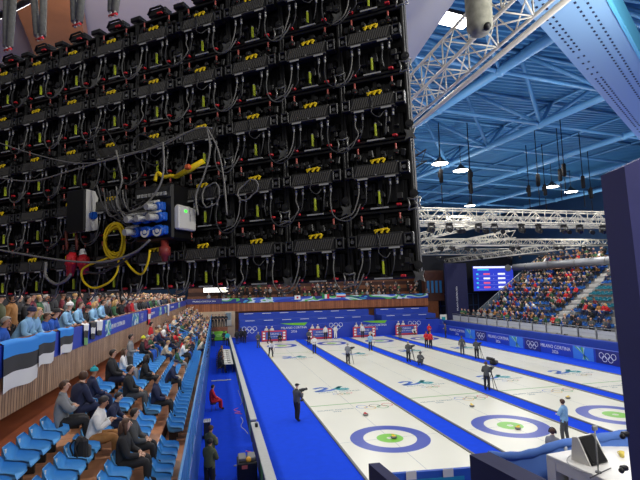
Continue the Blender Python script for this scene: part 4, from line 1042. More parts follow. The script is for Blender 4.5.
struct(MB().box((25.6, 43.2, 1.0), (4.2, .4, 2.0)).build('trim_21', M_navy2), 'navy barrier in the far corner')

# ================================================================== RIGHT SIDE
RX = 24.3
rb = struct(MB().box((RX+.2, 20, .58), (.4, 44, 1.16)).build('trim_22', M_bannerblue), 'blue printed barrier along the far sheet')
def ry(px, py): return onx(px, py, RX).y
seqT = [(124.5/2.909+420, 332), ((227)/2.909+420, 338.5), (392/2.909+420, 348)]
for px, py in ((457, 331), (498, 338), (555, 347.5)):
    y = ry(px, py); text_on('MILANO CORTINA', .46, M_txtw, rb, (RX-.02, y, .72), (0, -1, 0), (0, 0, 1)); text_on('2026', .42, M_txtw, rb, (RX-.02, y, .26), (0, -1, 0), (0, 0, 1))
for px, py in ((480.8, 335.4), (532.4, 344), (607.6, 356.6)):
    y = ry(px, py); MB().box((RX-.005, y, .58), (.01, 2.4, 1.14)).build('navy_panel', M_bannernavy, rb); rings_mb(MB(), (RX-.02, y, .56), .26, (0, -1, 0), (0, 0, 1), [0]*5, .18).build('rings', M_txtw, rb)
for px, py in ((470, 333.5), (516, 341), (583, 352)):
    y = ry(px, py); m = MB(); w = 1.15
    m.box((RX-.006, y, .58), (.012, 2*w, 1.14), 0)
    for k in range(5):
        a = -w+.25*k+.2; m.add([(RX-.015-.001*k, y-a, 1.12), (RX-.015-.001*k, y-a-.18, 1.12), (RX-.015-.001*k, y-a*.3-.9+.25*k, .06), (RX-.015-.001*k, y-a*.3-1.0+.25*k, .06)], [(0, 1, 2, 3)], 1+k % 3)
    m.build('art_panel', [mat('art_blue', (60, 130, 220), .5), M_green, mat('art_pale', (170, 220, 230), .5), M_teal], rb)
struct(MB().box((25.9, 20, .85), (.5, 44, 1.7)).build('trim_23', M_blue), 'blue padded wall behind the printed barrier')
struct(MB().box((27.3, 20, .82), (2.2, 44, 1.64)).build('walkway_floor', M_conc), 'grey walkway in front of the far stand')
fe = None
for i in range(15):
    y = 9.5+2.15*i; lab = 'galvanised crowd barrier on the walkway below the far stand, %s from the near end' % nth(i+1)
    if fe is None:
        fe = thing('crowd_barrier', lab, 'barrier', (26.5, y, 1.64), 0, 'crowd barriers of the far walkway')
        MB().tube([(0, -1.03, .05), (0, -1.03, 1.05), (0, 1.03, 1.05), (0, 1.03, .05)], .03, 8).build('frame', M_steel, fe)
        m = MB(); m.tube([(0, -1, .5), (0, 1, .5)], .018, 6); m.tube([(0, -1, .78), (0, 1, .78)], .018, 6); m.build('cross_rail', M_steel, fe)
        MB().box((0, 0, .5), (.02, 1.9, .7)).build('mesh_panel', mat('pale_panel', (205, 208, 210), .5, alpha=.75), fe)
        for s in (-1, 1): MB().box((0, s*.8, .02), (.5, .05, .03)).build('foot', M_steel, fe)
    else: dup(fe, (26.5, y, 1.64), 0, lab)
RT = []
for i in range(15):
    x0 = 28.2+.86*i; z = 2.2+.6*i; RT.append((x0, z))
    m = MB(); m.box((x0+.43, 21.4, z/2), (.86, 30.8, z)); struct(m.build('terrace_step', M_conc), 'grey concrete step of the far stand')
st = MB()
for i in range(15):
    x0, z = RT[i]; st.box((x0+.21, 22.6, z+.15), (.42, 1.2, .3)); st.box((x0+.6, 22.6, z+.32), (.5, 1.2, .04))
struct(st.build('aisle_stair', mat('pale_concrete', (190, 188, 184), .8)), 'pale concrete stair climbing the far stand')
t = thing('stand_end_rail', 'sloping grey rail with glass closing the far end of the raked stand', 'railing', (0, 36.9, 0))
MB().tube([(28.2, 0, 3.2), (41, 0, 12.3)], .05, 8).build('top_rail', M_steel, t)
for i in range(0, 15, 2): MB().tube([(28.4+.86*i, 0, 2.2+.6*i), (28.4+.86*i, 0, 3.3+.6*i+.0)], .035, 6).build('post', M_steel, t)
MB().prism([(28.2, 0, 2.3), (41, 0, 11.3), (41, 0, 12.2), (28.2, 0, 3.15)], (0, .02, 0)).build('glass', mat('grey_glass_rail', (120, 136, 150), .2, alpha=.4), t)
RS = 'spectators in the far raked stand'
cr = ['black', 'navy', 'charcoal', 'white', 'grey', 'black', 'brown', 'burgundy', 'red', 'blue', 'black', 'navy', 'green', 'black', 'tan', 'charcoal', 'black', 'olive']
kk = 0
for i in range(14):
    x0, z = RT[i]; y = 7.; c = 0; k = 0
    while y < 36.2:
        y += .56
        if 21.8 < y < 23.4: continue
        c += 1
        tl = 1 if (13 < y < 21.8 and 3 <= i <= 6) else 0
        if y > 9: want_seat((x0+.5, y, z), -PI/2, '%s plastic seat of the far raked stand, %s row up, %s along' % ('teal' if tl else 'deep blue', nth(i+1), nth(c)), 'seats of the far raked stand', 2 if tl else 1, False)
        dens = .72 if (y > 23.4 and i > 6) else (.55 if y > 23.4 else (.34 if i < 4 else .12))
        if i > 9 and y < 23: dens = .5
        if 9 < y and rnd.random() < dens:
            k += 1; cc_ = rnd.choice(cr) if not (2 <= i <= 5 and rnd.random() < .16) else 'red'
            pend(rnd.choice(['sit_lap', 'sit_lean', 'sit_turn', 'sit_chin']), (x0+.42, y, z), -PI/2+rnd.uniform(-.2, .6), cc_, rnd.choice(['black', 'navy', 'blue']), 'tiny spectator in %s, row %s of the far raked stand, %s from its near end' % (cc_, nth(i+1).replace('first', 'one'), nth(k)), rnd.choice(['short', 'short', 'long', 'beanie']), rnd.choice(['dark', 'brown', 'blond', 'grey']), RS)
for k in range(22):   # people standing on the walkway
    y = 14+k*1.25+rnd.uniform(-.3, .3); c = rnd.choice(['black', 'green', 'grey', 'red', 'charcoal', 'green', 'navy'])
    pend('stand_front', (27.3+rnd.uniform(-.3, .5), y, 1.64), -PI/2+rnd.uniform(-1, 1), c, 'black', 'person in %s standing on the walkway below the far stand, %s along' % (c, nth(k+1)), 'short', 'dark', 'people on the far walkway')
# ================================================================== PEOPLE ON THE ICE
def on_ice(px, py): p = onz(px, py, .01); return V((p.x, p.y, .009))
def tripod_cam(p, rz, label, h=1.35):
    t = thing('tripod_camera', label, 'camera', p, -rz, 'broadcast cameras on the ice')
    for k in range(3):
        a = PI/2+k*2*PI/3; MB().tube([(0, 0, h-.2), (.42*math.cos(a), .42*math.sin(a), .01)], [.025, .018], 6).build('leg', M_dark, t)
    MB().tube([(0, 0, h-.3), (0, 0, h)], .035, 8).build('centre_column', M_dark, t)
    MB().box((0, .05, h+.1), (.16, .42, .2), 0, None, .02).build('camera_body', M_black, t); MB().tube([(0, .26, h+.1), (0, .3, h+.1), (0, .55, h+.1)], [.06, .075, .085], 12).build('lens', M_black, t)
    MB().box((-.12, -.1, h+.18), (.06, .14, .08), 0, None, .01).build('viewfinder', M_dark, t); MB().tube([(0, -.1, h), (.12, -.5, h-.15)], .013, 6).build('pan_handle', M_dark, t)
IC = 'people on the ice'
p = on_ice(297, 421)
person('stand_camera', p, .9, 'charcoal', 'black', 'cameraman in charcoal with a peaked cap holding a camera rig on the blue carpet', 'cap', 'black', IC, 1, 1.07, 1.1)
t = thing('camera_rig', 'black handheld camera rig held by the cameraman on the blue carpet', 'camera', p, -.9)
MB().box((0, .4, 1.5), (.14, .34, .16), 0, None, .02).build('camera_body', M_black, t); MB().tube([(0, .55, 1.5), (0, .6, 1.5), (0, .82, 1.49)], [.05, .06, .07], 12).build('lens', M_black, t)
MB().tube([(0, .4, 1.42), (0, .42, 1.05)], .02, 6).build('handle_post', M_dark, t); MB().box((0, .43, .98), (.09, .2, .12), 0, None, .02).build('gimbal_weight', M_black, t); MB().box((-.1, .35, 1.22), (.1, .12, .08), 0, None, .02).build('monitor', M_dark, t)
lst = [
 ((237, 344.3), 'stand', .3, 'black', 'black', 'first of three dark clothed people by the ledge at the far carpet end', 'short', 'dark'),
 ((241, 343), 'stand', .3, 'black', 'black', 'middle of three dark clothed people by the ledge at the far carpet end', 'short', 'dark'),
 ((244.7, 343.2), 'stand', .3, 'black', 'black', 'third of three dark clothed people by the ledge, nearest the ice', 'short', 'brown'),
 ((258.3, 348), 'stand_back', .4, 'charcoal', 'charcoal', 'person in dark suit at the corner of the first sheet', 'short', 'grey'),
 ((269, 343.5), 'walk', 1.8, 'black', 'black', 'player in black striding before the first red scoreboard', 'short', 'dark'),
 ((271, 356.6), 'sweep', 3.0, 'white', 'black', 'player in white top and black trousers bending at the first far house', 'short', 'dark'),
 ((279.7, 342), 'crouch', 3.0, 'black', 'black', 'player crouching before the first red scoreboard', 'short', 'dark'),
 ((309, 345), 'stand_back', .3, 'charcoal', 'black', 'person in dark suit on the carpet between first and second sheets', 'short', 'dark'),
 ((314.4, 353.5), 'stand_front', 3.3, 'white', 'navy', 'player in white on the carpet edge of the second sheet', 'short', 'brown'),
 ((325.6, 339.4), 'stand', 3.1, 'white', 'black', 'player in white and black at the second scoreboard end', 'short', 'dark'),
 ((335.6, 339), 'stand_hip', 3.0, 'white', 'white', 'player all in white right of the second scoreboard', 'short', 'dark'),
 ((348, 364), 'stand_front', .8, 'grey', 'black', 'cameraman in grey on the second blue strip', 'short', 'grey'),
 ((362.7, 338), 'stand', 3.2, 'white', 'black', 'player in white top before the third scoreboard', 'short', 'blond'),
 ((370.8, 337.4), 'lunge', 3.4, 'white', 'black', 'player in white delivering low beside the third scoreboard', 'short', 'dark'),
 ((370.4, 350.6), 'stand_crossed', 3.0, 'lightblue', 'navy', 'player in pale blue standing on the third far house', 'short', 'blond'),
 ((400.2, 339), 'stand_back', .2, 'charcoal', 'charcoal', 'person in dark suit before the fourth scoreboard', 'short', 'dark'),
 ((413.4, 334.5), 'lunge', 3.3, 'white', 'black', 'player in white sliding low at the fourth far house', 'short', 'dark'),
 ((426.6, 348), 'stand_front', 3.2, 'red', 'black', 'first of two players in red and white standing together', 'short', 'dark'),
 ((430.7, 348.4), 'stand', 3.0, 'red', 'black', 'second of two players in red and white standing together', 'short', 'brown'),
 ((429.5, 338), 'stand_front', 3.1, 'red', 'black', 'player in red and white behind the standing pair', 'short', 'dark'),
 ((446, 337.7), 'stand_front', -1.2, 'charcoal', 'black', 'person in dark clothes below the white corner board', 'short', 'dark'),
 ((408.6, 362), 'stand_front', .8, 'charcoal', 'black', 'cameraman in dark grey with a tripod on the third blue strip', 'short', 'grey'),
 ((420, 365.3), 'crouch', .8, 'charcoal', 'charcoal', 'person in dark grey crouching beside the tripod on the third blue strip', 'hood', 'charcoal'),
 ((462.5, 355), 'stand', .5, 'charcoal', 'charcoal', 'person in charcoal standing alone on the fourth sheet side', 'short', 'dark'),
 ((477, 359), 'stand_front', .8, 'charcoal', 'black', 'cameraman in charcoal with a tripod near the printed barrier', 'short', 'dark'),
 ((487.3, 390.4), 'stand_front', .8, 'charcoal', 'black', 'cameraman in dark clothes with a tripod on the near third strip', 'short', 'brown'),
 ((566, 443.5), 'stand_crossed', -.4, 'lightblue', 'charcoal', 'tall person in a pale blue vest at the near end of the second sheet', 'short', 'brown'),
]
for (pp, pose, rz, top, legs, lab, hair, hc) in lst:
    person(pose, on_ice(*pp), rz, top, legs, lab, hair, hc, IC, None, 1.05, 1.08)
for pp, lab in (((351.5, 363.8), 'tripod camera on the second blue strip'), ((412.5, 361.8), 'tripod camera beside the crouching person'), ((480.5, 358.8), 'tripod camera near the printed barrier'), ((492.5, 390), 'tripod camera on the near third strip')):
    tripod_cam(on_ice(*pp), .8, lab, 1.3)
p = on_ice(494, 364.6); t = thing('low_camera', 'low black remote camera head lying on the carpet by the printed barrier', 'camera', p, .6)
MB().box((0, 0, .2), (.7, .5, .3), 0, None, .05).build('base', M_black, t); MB().tube([(0, .1, .45), (0, .6, .5)], .14, 10).build('camera_head', M_dark, t); MB().box((-.3, -.1, .45), (.3, .2, .25), 0, None, .04).build('control_pack', M_black, t)
def broom(pp, label, tilt=.5):
    p = on_ice(*pp); o = thing('curling_broom', label, 'broom', p, .4); MB().tube([(0, 0, .03), (0, -tilt, 1.05)], .016, 6).build('shaft', M_dark, o); MB().box((0, .02, .03), (.2, .07, .05), 0, None, .015).build('brush_head', M_yellow, o)
broom((272.5, 357.5), 'broom under the player bending at the first far house'); broom((372, 351), 'broom beside the player in pale blue')
# seated timekeeper with headphones near the vest person
q = onz(553, 431.5, 1.26)
hp = person('sit_lap', (q.x-.1, q.y-.1, .0), 1.0, 'grey', 'black', 'seated person with black headphones beside the tall one in the vest', 'short', 'brown', None, 1, 1.05, 1.1)
Th = FULL[('sit_lap', 1.1)]['P']; m = MB(); hd = Th['hd']
m.tube([hd+V((.12*math.cos(a), 0, .135*math.sin(a))) for a in [PI*k/10 for k in range(11)]], .016, 6)
for s in (-1, 1): m.tube([hd+V((s*.09, 0, -.01)), hd+V((s*.13, 0, -.01))], .05, 10)
m.build('headphones', M_black, hp)
ch = thing('folding_chair', 'folding chair under the person with headphones', 'chair', (hp.location.x, hp.location.y, hp.location.z), -1.0)
MB().box((0, -.02, .41), (.42, .4, .03), 0, None, .01).build('seat', M_dark, ch); MB().box((0, -.24, .7), (.42, .03, .3), 0, None, .01).build('backrest', M_dark, ch)
for sx in (-1, 1):
    for sy in (-1, 1): MB().tube([(sx*.19, sy*.17-.02, .4), (sx*.19, sy*.2-.02, 0)], .013, 6).build('leg', M_grey, ch)

# ================================================================== WALKWAY BETWEEN STAND AND ICE
lg = None
for i, (ya, yb, w) in enumerate(((-14, .9, .34), (1.3, 20, .3), (20.02, 40.4, .3))):
    t = thing('barrier_wall', ['pale topped navy barrier ledge, near section beyond the gap', 'pale topped navy barrier ledge, long middle section', 'pale topped navy barrier ledge, far section beside the officials table'][i], 'barrier', (-6.1, (ya+yb)/2, 0), 0, None)
    MB().box((0, 0, .47), (.2, yb-ya, .94)).build('panel', M_navy2, t); MB().box((0, 0, .97), (w, yb-ya, .07), 0, None, .015).build('ledge_top', M_lgrey, t)
    m = MB()
    for k in range(int((yb-ya)/3.2)): m.box((-.105, -(yb-ya)/2+1.+3.2*k, .5), (.012, .9, .8))
    m.build('green_print', mat('dull_green_print', (70, 120, 74), .6), t)
o = MB().box((0, 0, .08), (.12, .2, .16), 0, None, .02).build('remote_sensor', M_black); p = onz(254.6, 427, 1.0); o.location = (-6.08, p.y, 1.0); tag(o, 'small black device standing on the barrier ledge', 'sensor')
# officials table
t = thing('officials_table', 'long white covered officials table beside the barrier', 'table', (-6.75, 23.5, 0))
MB().box((0, 0, .74), (.75, 9.5, .04), 0, None, .01).build('table_top', M_lgrey, t)
for y in (-4.5, -1.5, 1.5, 4.5):
    for s in (-1, 1): MB().tube([(s*.32, y, 0), (s*.32, y, .73)], .02, 6).build('leg', M_grey, t)
for i in range(7):
    y = 19.4+1.3*i; l = thing('laptop', 'open laptop on the officials table, %s from its near end' % nth(i+1), 'laptop', (-6.7, y, .76), PI/2, 'laptops of the officials')
    MB().box((0, 0, .01), (.34, .24, .02), 0, None, .004).build('keyboard_base', M_dark, l); MB().box((0, .14, .12), (.34, .015, .22), 0, Euler((-.25, 0, 0)).to_matrix(), .004).build('screen', M_screen, l)
    o = MB().box((0, 0, .005), (.22, .3, .01)).build('paper_sheet', M_white); o.location = (-6.95, y+.6, .762); o.rotation_euler.z = rnd.uniform(-.4, .4); tag(o, 'white paper on the officials table, %s from its near end' % nth(i+1), 'paper', 'papers of the officials')
for i in range(7):
    y = 19.2+1.25*i; c = ['black', 'black', 'navy', 'brown', 'black', 'tan', 'charcoal'][i]
    ch = thing('folding_chair', 'dark folding chair at the officials table, %s from its near end' % nth(i+1), 'chair', (-7.5, y, 0), -PI/2, 'chairs of the officials')
    MB().box((0, -.02, .41), (.42, .4, .03), 0, None, .01).build('seat', M_dark, ch); MB().box((0, -.26, .7), (.42, .03, .3), 0, None, .01).build('backrest', M_dark, ch)
    for sx in (-1, 1):
        for sy in (-1, 1): MB().tube([(sx*.19, sy*.17-.02, .4), (sx*.19, sy*.2-.02, 0)], .013, 6).build('leg', M_grey, ch)
    person('sit_lean', (-7.5, y, -.02), PI/2, c, 'black', 'official in %s seated at the table, %s from its near end' % (c, nth(i+1)), rnd.choice(['short', 'long']), rnd.choice(['dark', 'brown']), 'officials at the table', None, 1.05, 1.1)
for (px, py, top, lab, hc) in ((227.5, 346, 'teal', 'person in a bright blue jacket standing behind the officials table', 'brown'), (224, 345, 'black', 'person in black standing beside the bright blue jacket', 'dark'), (213, 346.5, 'navy', 'person in navy near the green board', 'grey')):
    p = onz(px, py, 0); person('stand_back', (p.x, p.y, 0), .3, top, 'black', lab, 'short', hc, 'people in the walkway')
p = onz(209, 411, 0)
st_ = thing('stool', 'low dark stool under the person in red', 'stool', (-7.95, p.y, 0)); MB().tube([(0, 0, .38), (0, 0, .44)], .18, 14).build('seat', M_dark, st_)
for k in range(3): MB().tube([(.1*math.cos(k*2.1), .1*math.sin(k*2.1), .38), (.16*math.cos(k*2.1), .16*math.sin(k*2.1), 0)], .015, 6).build('leg', M_grey, st_)
person('sit_lap', (-7.95, p.y, 0), 1.3, 'red', 'red', 'person all in red sitting in the blue walkway', 'short', 'dark', None, None, 1.08, 1.12)
o = thing('wall_poster', 'white paper with black print leaning by the stand wall', 'poster', (-8.2, onz(206, 424, .6).y, .0)); MB().box((.0, 0, .75), (.34, .5, .04), 0, None, .01).build('sheet', M_white, o); MB().box((0, 0, .36), (.3, .46, .72), 0, None, .01).build('stand', M_dark, o)
m = MB()
for k in range(3):
    for q in range(3): m.box((-.1+.1*k, -.15+.15*q, .773), (.05, .08, .004))
m.build('print', M_black, o)
for (px, py, lab, rz, hc) in ((207, 470, 'person in a green camouflage jacket with dark hair, nearer of two', .6, 'dark'), (206, 452, 'person in a green camouflage jacket with brown hair, farther of two', .8, 'brown')):
    p = onz(px, py+26, 0); person('stand_phone', (-8.0, p.y, 0), rz, 'camo', 'black', lab, 'short', hc, None, None, 1.05, 1.15)
o = MB().box((-7.4, onz(214, 381, 0).y, .02), (1.5, .25, .04), 0, None, .015).build('cable_ramp', M_lgrey); tag(o, 'pale grey cable ramp across the blue walkway', 'cable ramp')
def floor_cable(pts, r, m, label):
    o = MB().tube(spline([onz(*q, .015) for q in pts]), r, 6).build('cable', m); return tag(o, label, 'cable')
M_pinkc = mat('pink_cable', (216, 90, 150), .5)
floor_cable([(238, 408), (234, 410), (240, 412), (235, 413), (242, 414)], .02, M_pinkc, 'pink cable coiled on the walkway halfway along the barrier')
floor_cable([(246, 451), (252, 453), (248, 456), (256, 455), (252, 460)], .02, M_pinkc, 'pink cable coiled behind the equipment cart')
floor_cable([(234, 466), (240, 465), (250, 464.5)], .03, M_lgrey, 'short grey bracket arm lying beside the equipment cart')
floor_cable([(241, 417), (243, 421), (241, 426), (245, 430), (248, 434)], .015, M_lgrey, 'pale cable along the foot of the barrier')
floor_cable([(238, 390), (240, 396), (242, 402), (240, 405)], .015, M_cable, 'grey cable along the foot of the barrier near the officials')
p = onz(263, 478, 0); t = thing('equipment_cart', 'black equipment cart loaded with grey and yellow cases by the barrier', 'cart', (-6.68, p.y, 0))
MB().box((0, 0, .4), (.7, .8, .66), 0, None, .03).build('body', M_black, t)
for sx in (-1, 1):
    for sy in (-1, 1): o = MB().tube([(sx*.25-.03, sy*.3, .06), (sx*.25+.03, sy*.3, .06)], .06, 10).build('wheel', M_dark, t)
m = MB(); m.box((-.17, .05, .79), (.28, .6, .12), 0, None, .02); m.box((.17, .05, .79), (.28, .6, .12), 0, None, .02); m.build('tray', M_grey, t)
MB().ball((.05, -.25, .8), .1, 10, 6).build('yellow_knob', mat('orange_yellow', (230, 170, 50), .5), t); MB().box((-.1, -.41, .6), (.2, .02, .12)).build('red_label', M_pink, t)

# ================================================================== NEAR RIGHT: column, desk, monitor, rail
def nearpt(x, y, depth): return CAM + ray(x, y)*depth
# purple fabric column
cd = 3.3; cB = nearpt(627, 480, cd); cx_, cy_ = cB.x, cB.y
zt_l = nearpt(604, 172, cd+.3).z
hdg = .2308; cr_ = V((math.cos(hdg), -math.sin(hdg), 0)); cf_ = V((math.sin(hdg), math.cos(hdg), 0))
xl = nearpt(616, 320, cd+.3); o0 = V((xl.x, xl.y, 0))-cf_*.3
m = MB(); n = 12; vs = []; fs = []
R = random.Random(3)
tilt = .012
for i in range(n+1):
    z = 4.2+(zt_l-4.2)*i/n
    for q in range(9):
        u = q/8*.95; wob = .006*math.sin(q*1.7+i*.9)
        P = o0+cr_*(u+(-(z-6.2)*tilt))-cf_*(wob-.0+.02*math.sin(PI*min(1, u/.95)))
        P.z = z+(.13*u/.3 if i == n else 0); vs.append(P[:])
b0 = len(vs)
for i in range(n+1):
    z = 4.2+(zt_l-4.2)*i/n
    for q in range(9):
        P = o0+cr_*(q/8*.95-(z-6.2)*tilt)+cf_*.3; P.z = z+(.13*(q/8*.95)/.3 if i == n else 0); vs.append(P[:])
for B_ in (0, b0):
    for i in range(n):
        for q in range(8): fs.append((B_+i*9+q, B_+i*9+q+1, B_+(i+1)*9+q+1, B_+(i+1)*9+q))
for i in range(n): fs.append((i*9, (i+1)*9, b0+(i+1)*9, b0+i*9)); fs.append((i*9+8, b0+i*9+8, b0+(i+1)*9+8, (i+1)*9+8))
for q in range(8): fs.append((n*9+q, n*9+q+1, b0+n*9+q+1, b0+n*9+q)); fs.append((q, b0+q, b0+q+1, q+1))
m.add(vs, fs, 0, smooth=False); o = m.build('fabric_column', M_navy); tag(o, 'tall dark purple fabric covered column standing close beside the desk', 'column')
# tribune deck
DZ = 4.25
dp = onz(560, 470, DZ)
struct(MB().box((1.5, -17.1, DZ-.1), (10, 4.2, .2), 0, Euler((0, 0, -hdg)).to_matrix()).build('tribune_floor', mat('tribune_dark', (30, 31, 36), .8)), 'dark floor of the commentary tribune')
# desk
dzT = 5.0
a = onz(546, 454, dzT); b = onz(625, 440, dzT)
ex = (b-a); ex.z = 0; L = ex.length+.5; ex.normalize(); ey = V((-ex.y, ex.x, 0))
t = thing('desk', 'white commentary desk with open shelves carrying the slanted monitor', 'desk', (a.x, a.y, 0), math.atan2(ex.y, ex.x))
DW = .95
MB().box((L/2, -DW/2, dzT-.02), (L, DW, .04), 0, None, .006).build('desk_top', M_white, t)
MB().box((.06, -.06, (dzT+DZ)/2-.02), (.12, .12, dzT-DZ-.04)).build('corner_post', M_white, t); MB().box((.03, -DW/2, dzT-.09), (.05, DW-.02, .1)).build('apron', M_white, t); MB().box((L-.02, -DW/2, (dzT+DZ)/2-.02), (.04, DW-.01, dzT-DZ-.04)).build('side_panel', M_white, t)
MB().box((L/2, -.02, (dzT+DZ)/2-.02), (L-.02, .03, dzT-DZ-.04)).build('back_panel', M_white, t); MB().box((L/2, -DW/2, DZ+.34), (L-.04, DW-.06, .03)).build('shelf', M_white, t)
for k in (.3, .62): MB().box((.3, -DW*k, (dzT+DZ)/2-.06), (.56, .025, dzT-DZ-.14)).build('divider', M_white, t)
MB().box((.62, -DW/2, (dzT+DZ)/2-.06), (.02, DW-.06, dzT-DZ-.14)).build('inner_panel', M_dark, t)
# monitor on desk : slanted console facing the camera's right
p = onz(603, 468, dzT); th = math.atan2(ex.y, ex.x)
t = thing('monitor', 'black slanted touch monitor in a white wedge housing on the desk', 'monitor', (p.x+.04, p.y+.1, dzT), math.atan2(CAM.y-p.y, CAM.x-p.x)+PI/2+.95); t.scale = (.8, .8, .8)
mw, mh = .3, .34
pr_ = [(-mw/2-.03, -.02, 0), (-mw/2-.03, .26, 0), (-mw/2-.03, .22, .31), (-mw/2-.03, .14, .33)]
MB().prism(pr_, (.022, 0, 0)).build('side_cheek', M_white, t)
pr2 = [(mw/2+.01, -.02, 0), (mw/2+.01, .26, 0), (mw/2+.01, .22, .31), (mw/2+.01, .14, .33)]
MB().prism(pr2, (.022, 0, 0)).build('side_cheek', M_white, t)
MB().box((0, .2, .16), (mw+.02, .02, .3)).build('back_shell', M_white, t)
Rm = Euler((-.6, 0, 0)).to_matrix(); MB().box((0, .075, .16), (mw+.01, .03, .36), 0, Rm, .006).build('bezel', M_black, t)
MB().box((0, .06, .17), (mw-.04, .006, .3), 0, Rm).build('screen', M_screen, t)
def dl(x, y, z=dzT+.01): return onz(x, y, z)
for pts, r, m, lab, cat in (([(578, 457), (570, 456), (567, 461), (573, 468), (583, 472), (592, 474)], .004, M_lgrey, 'grey lead lying on the desk left of the monitor', 'cable'),
                        ([(590, 478), (600, 473), (611, 468)], .005, M_cabled, 'dark lead in front of the monitor', 'cable')):
    o = MB().tube(spline([dl(*q) for q in pts]), r, 6).build('cable', m); tag(o, lab, cat)
o = MB().box((0, 0, .02), (.05, .03, .035), 0, None, .008).build('plug', M_black); o.location = dl(577, 457, dzT); tag(o, 'small black plug beside the monitor', 'plug')
t = thing('cup', 'small yellow cup near the column on the desk', 'cup', dl(622, 457, dzT)); MB().lathe([(.022, 0), (.028, .06), (.025, .06), (.02, .01)], 14).build('bowl', mat('pale_yellow', (220, 200, 90), .5), t)
o = MB().tube(spline([(0, .028, .045), (0, .05, .04), (0, .045, .02), (0, .025, .015)]), .005, 6).build('handle', MATS['pale_yellow'], t)
for i, (px, py) in enumerate(((625, 434), (624, 468))):
    t = thing('microphone_clip', ['black clip on the column edge level with the rail', 'black clip on the column edge level with the desk'][i], 'clip', nearpt(px, py, 3.25), 0)
    MB().box((0, 0, 0), (.06, .04, .035), 0, None, .01).build('jaw', M_black, t); MB().ball((-.035, -.01, -.01), .02, 8, 6).build('knob', M_black, t)
# pole in front of the monitor
p = dl(596, 470, dzT); t = thing('flag_pole', 'thin grey stand with a small plate in front of the monitor', 'stand', (p.x-.03, p.y-.06, dzT)); MB().tube([(0, 0, 0), (0, 0, .42)], .007, 6).build('pole', M_lgrey, t); MB().box((0, 0, .44), (.07, .02, .05), 0, None, .008).build('plate', M_lgrey, t); MB().tube([(0, 0, 0), (0, 0, .012)], .03, 10).build('foot', M_grey, t)
# draped blue rail in front of the desk
ra, rb_ = nearpt(489, 452.5, 5.3), nearpt(640, 429, 5.3)
d = rb_-ra; N_ = 40; K = 10; vs = []; fs = []; nrm = V((d.y, -d.x, 0)).normalized()
for i in range(N_+1):
    for k in range(K+1):
        v = k/K; P = ra+d*(i/N_); z = P.z-.05-.06*math.sin(PI*min(1, i/N_*2.2))*(1 if i/N_ < .4545 else 0)-v*.75
        off = .03*math.sin(i*.55+v*5)*v + .12*math.sin(PI*v)
        P = P+nrm*off; P.z = z; vs.append(P[:])
for i in range(N_):
    for k in range(K): fs.append((i*(K+1)+k, i*(K+1)+k+1, (i+1)*(K+1)+k+1, (i+1)*(K+1)+k))
t = thing('draped_rail', 'rail draped with rippled blue fabric in front of the desk', 'drape', (0, 0, 0)); MB().add(vs, fs, 0, smooth=True).build('drape', mat('drape_blue', (72, 112, 186), .75, var=.08, scale=2), t)
RL = []
for i in range(41):
    u_ = i/40; P = ra+d*u_; RL.append(P+V((0, 0, -.04-.06*math.sin(PI*min(1, u_*2.2)) if u_ < .4545 else -.04))-nrm*.02)
MB().tube(RL, [.05+.005*math.sin(i*1.3) for i in range(41)], 10).build('rolled_edge', MATS['drape_blue'], t)
for k in (0, .5, 1): q = ra+d*k; MB().tube([q+V((0, 0, -.03)), V((q.x, q.y, DZ))], .03, 8).build('post', M_steel, t)
# navy partition boxes
def partition(pa, pb, pc, h, z, label):
    A, B, C_ = onz(*pa, z), onz(*pb, z), onz(*pc, z); m = MB(); D = C_-B; D = D.normalized()*max(D.length, .2)
    top = [A, B, B+D, A+D]; vs = [p[:] for p in top]+[(p.x, p.y, z-h) for p in top]
    m.add(vs, [(0, 1, 2, 3), (4, 7, 6, 5), (0, 4, 5, 1), (1, 5, 6, 2), (2, 6, 7, 3), (3, 7, 4, 0)]); o = m.build('partition_box', M_navy2); return tag(o, label, 'partition')
partition((469.5, 454.5), (490, 452), (560, 486), 1.0, 5.1, 'dark navy fabric partition end beside the draped rail')
partition((368.5, 463.5), (379.5, 462.5), (408, 486), 1.0, 5.1, 'dark navy fabric partition end standing before the nearest house')
# front board of the tribune between the partitions
A, B = nearpt(392, 474, 5.6), nearpt(472, 468, 5.6)
t = thing('front_board', 'blue front board with white sheets between the two navy partitions', 'board', (0, 0, 0)); m = MB(); m.prism([A, B, V((B.x, B.y, B.z-.6)), V((A.x, A.y, A.z-.6))], (0, .05, 0)); m.build('panel', mat('board_mid_blue', (44, 92, 190), .6), t)
for q in (.17, .63):
    P = A+(B-A)*q+V((0, -.012, .02)); e_ = (B-A).normalized(); m = MB(); m.prism([P, P+e_*.13, P+e_*.13+V((0, 0, -.1)), P+V((0, 0, -.1))], (0, -.005, 0)); m.build('paper', M_white, t)
P = A+(B-A)*.3+V((0, -.012, -.08)); m = MB(); m.prism([P, P+e_*.6, P+e_*.6+V((0, 0, -.05)), P+V((0, 0, -.05))], (0, -.005, 0)); m.build('teal_strip', M_teal, t)

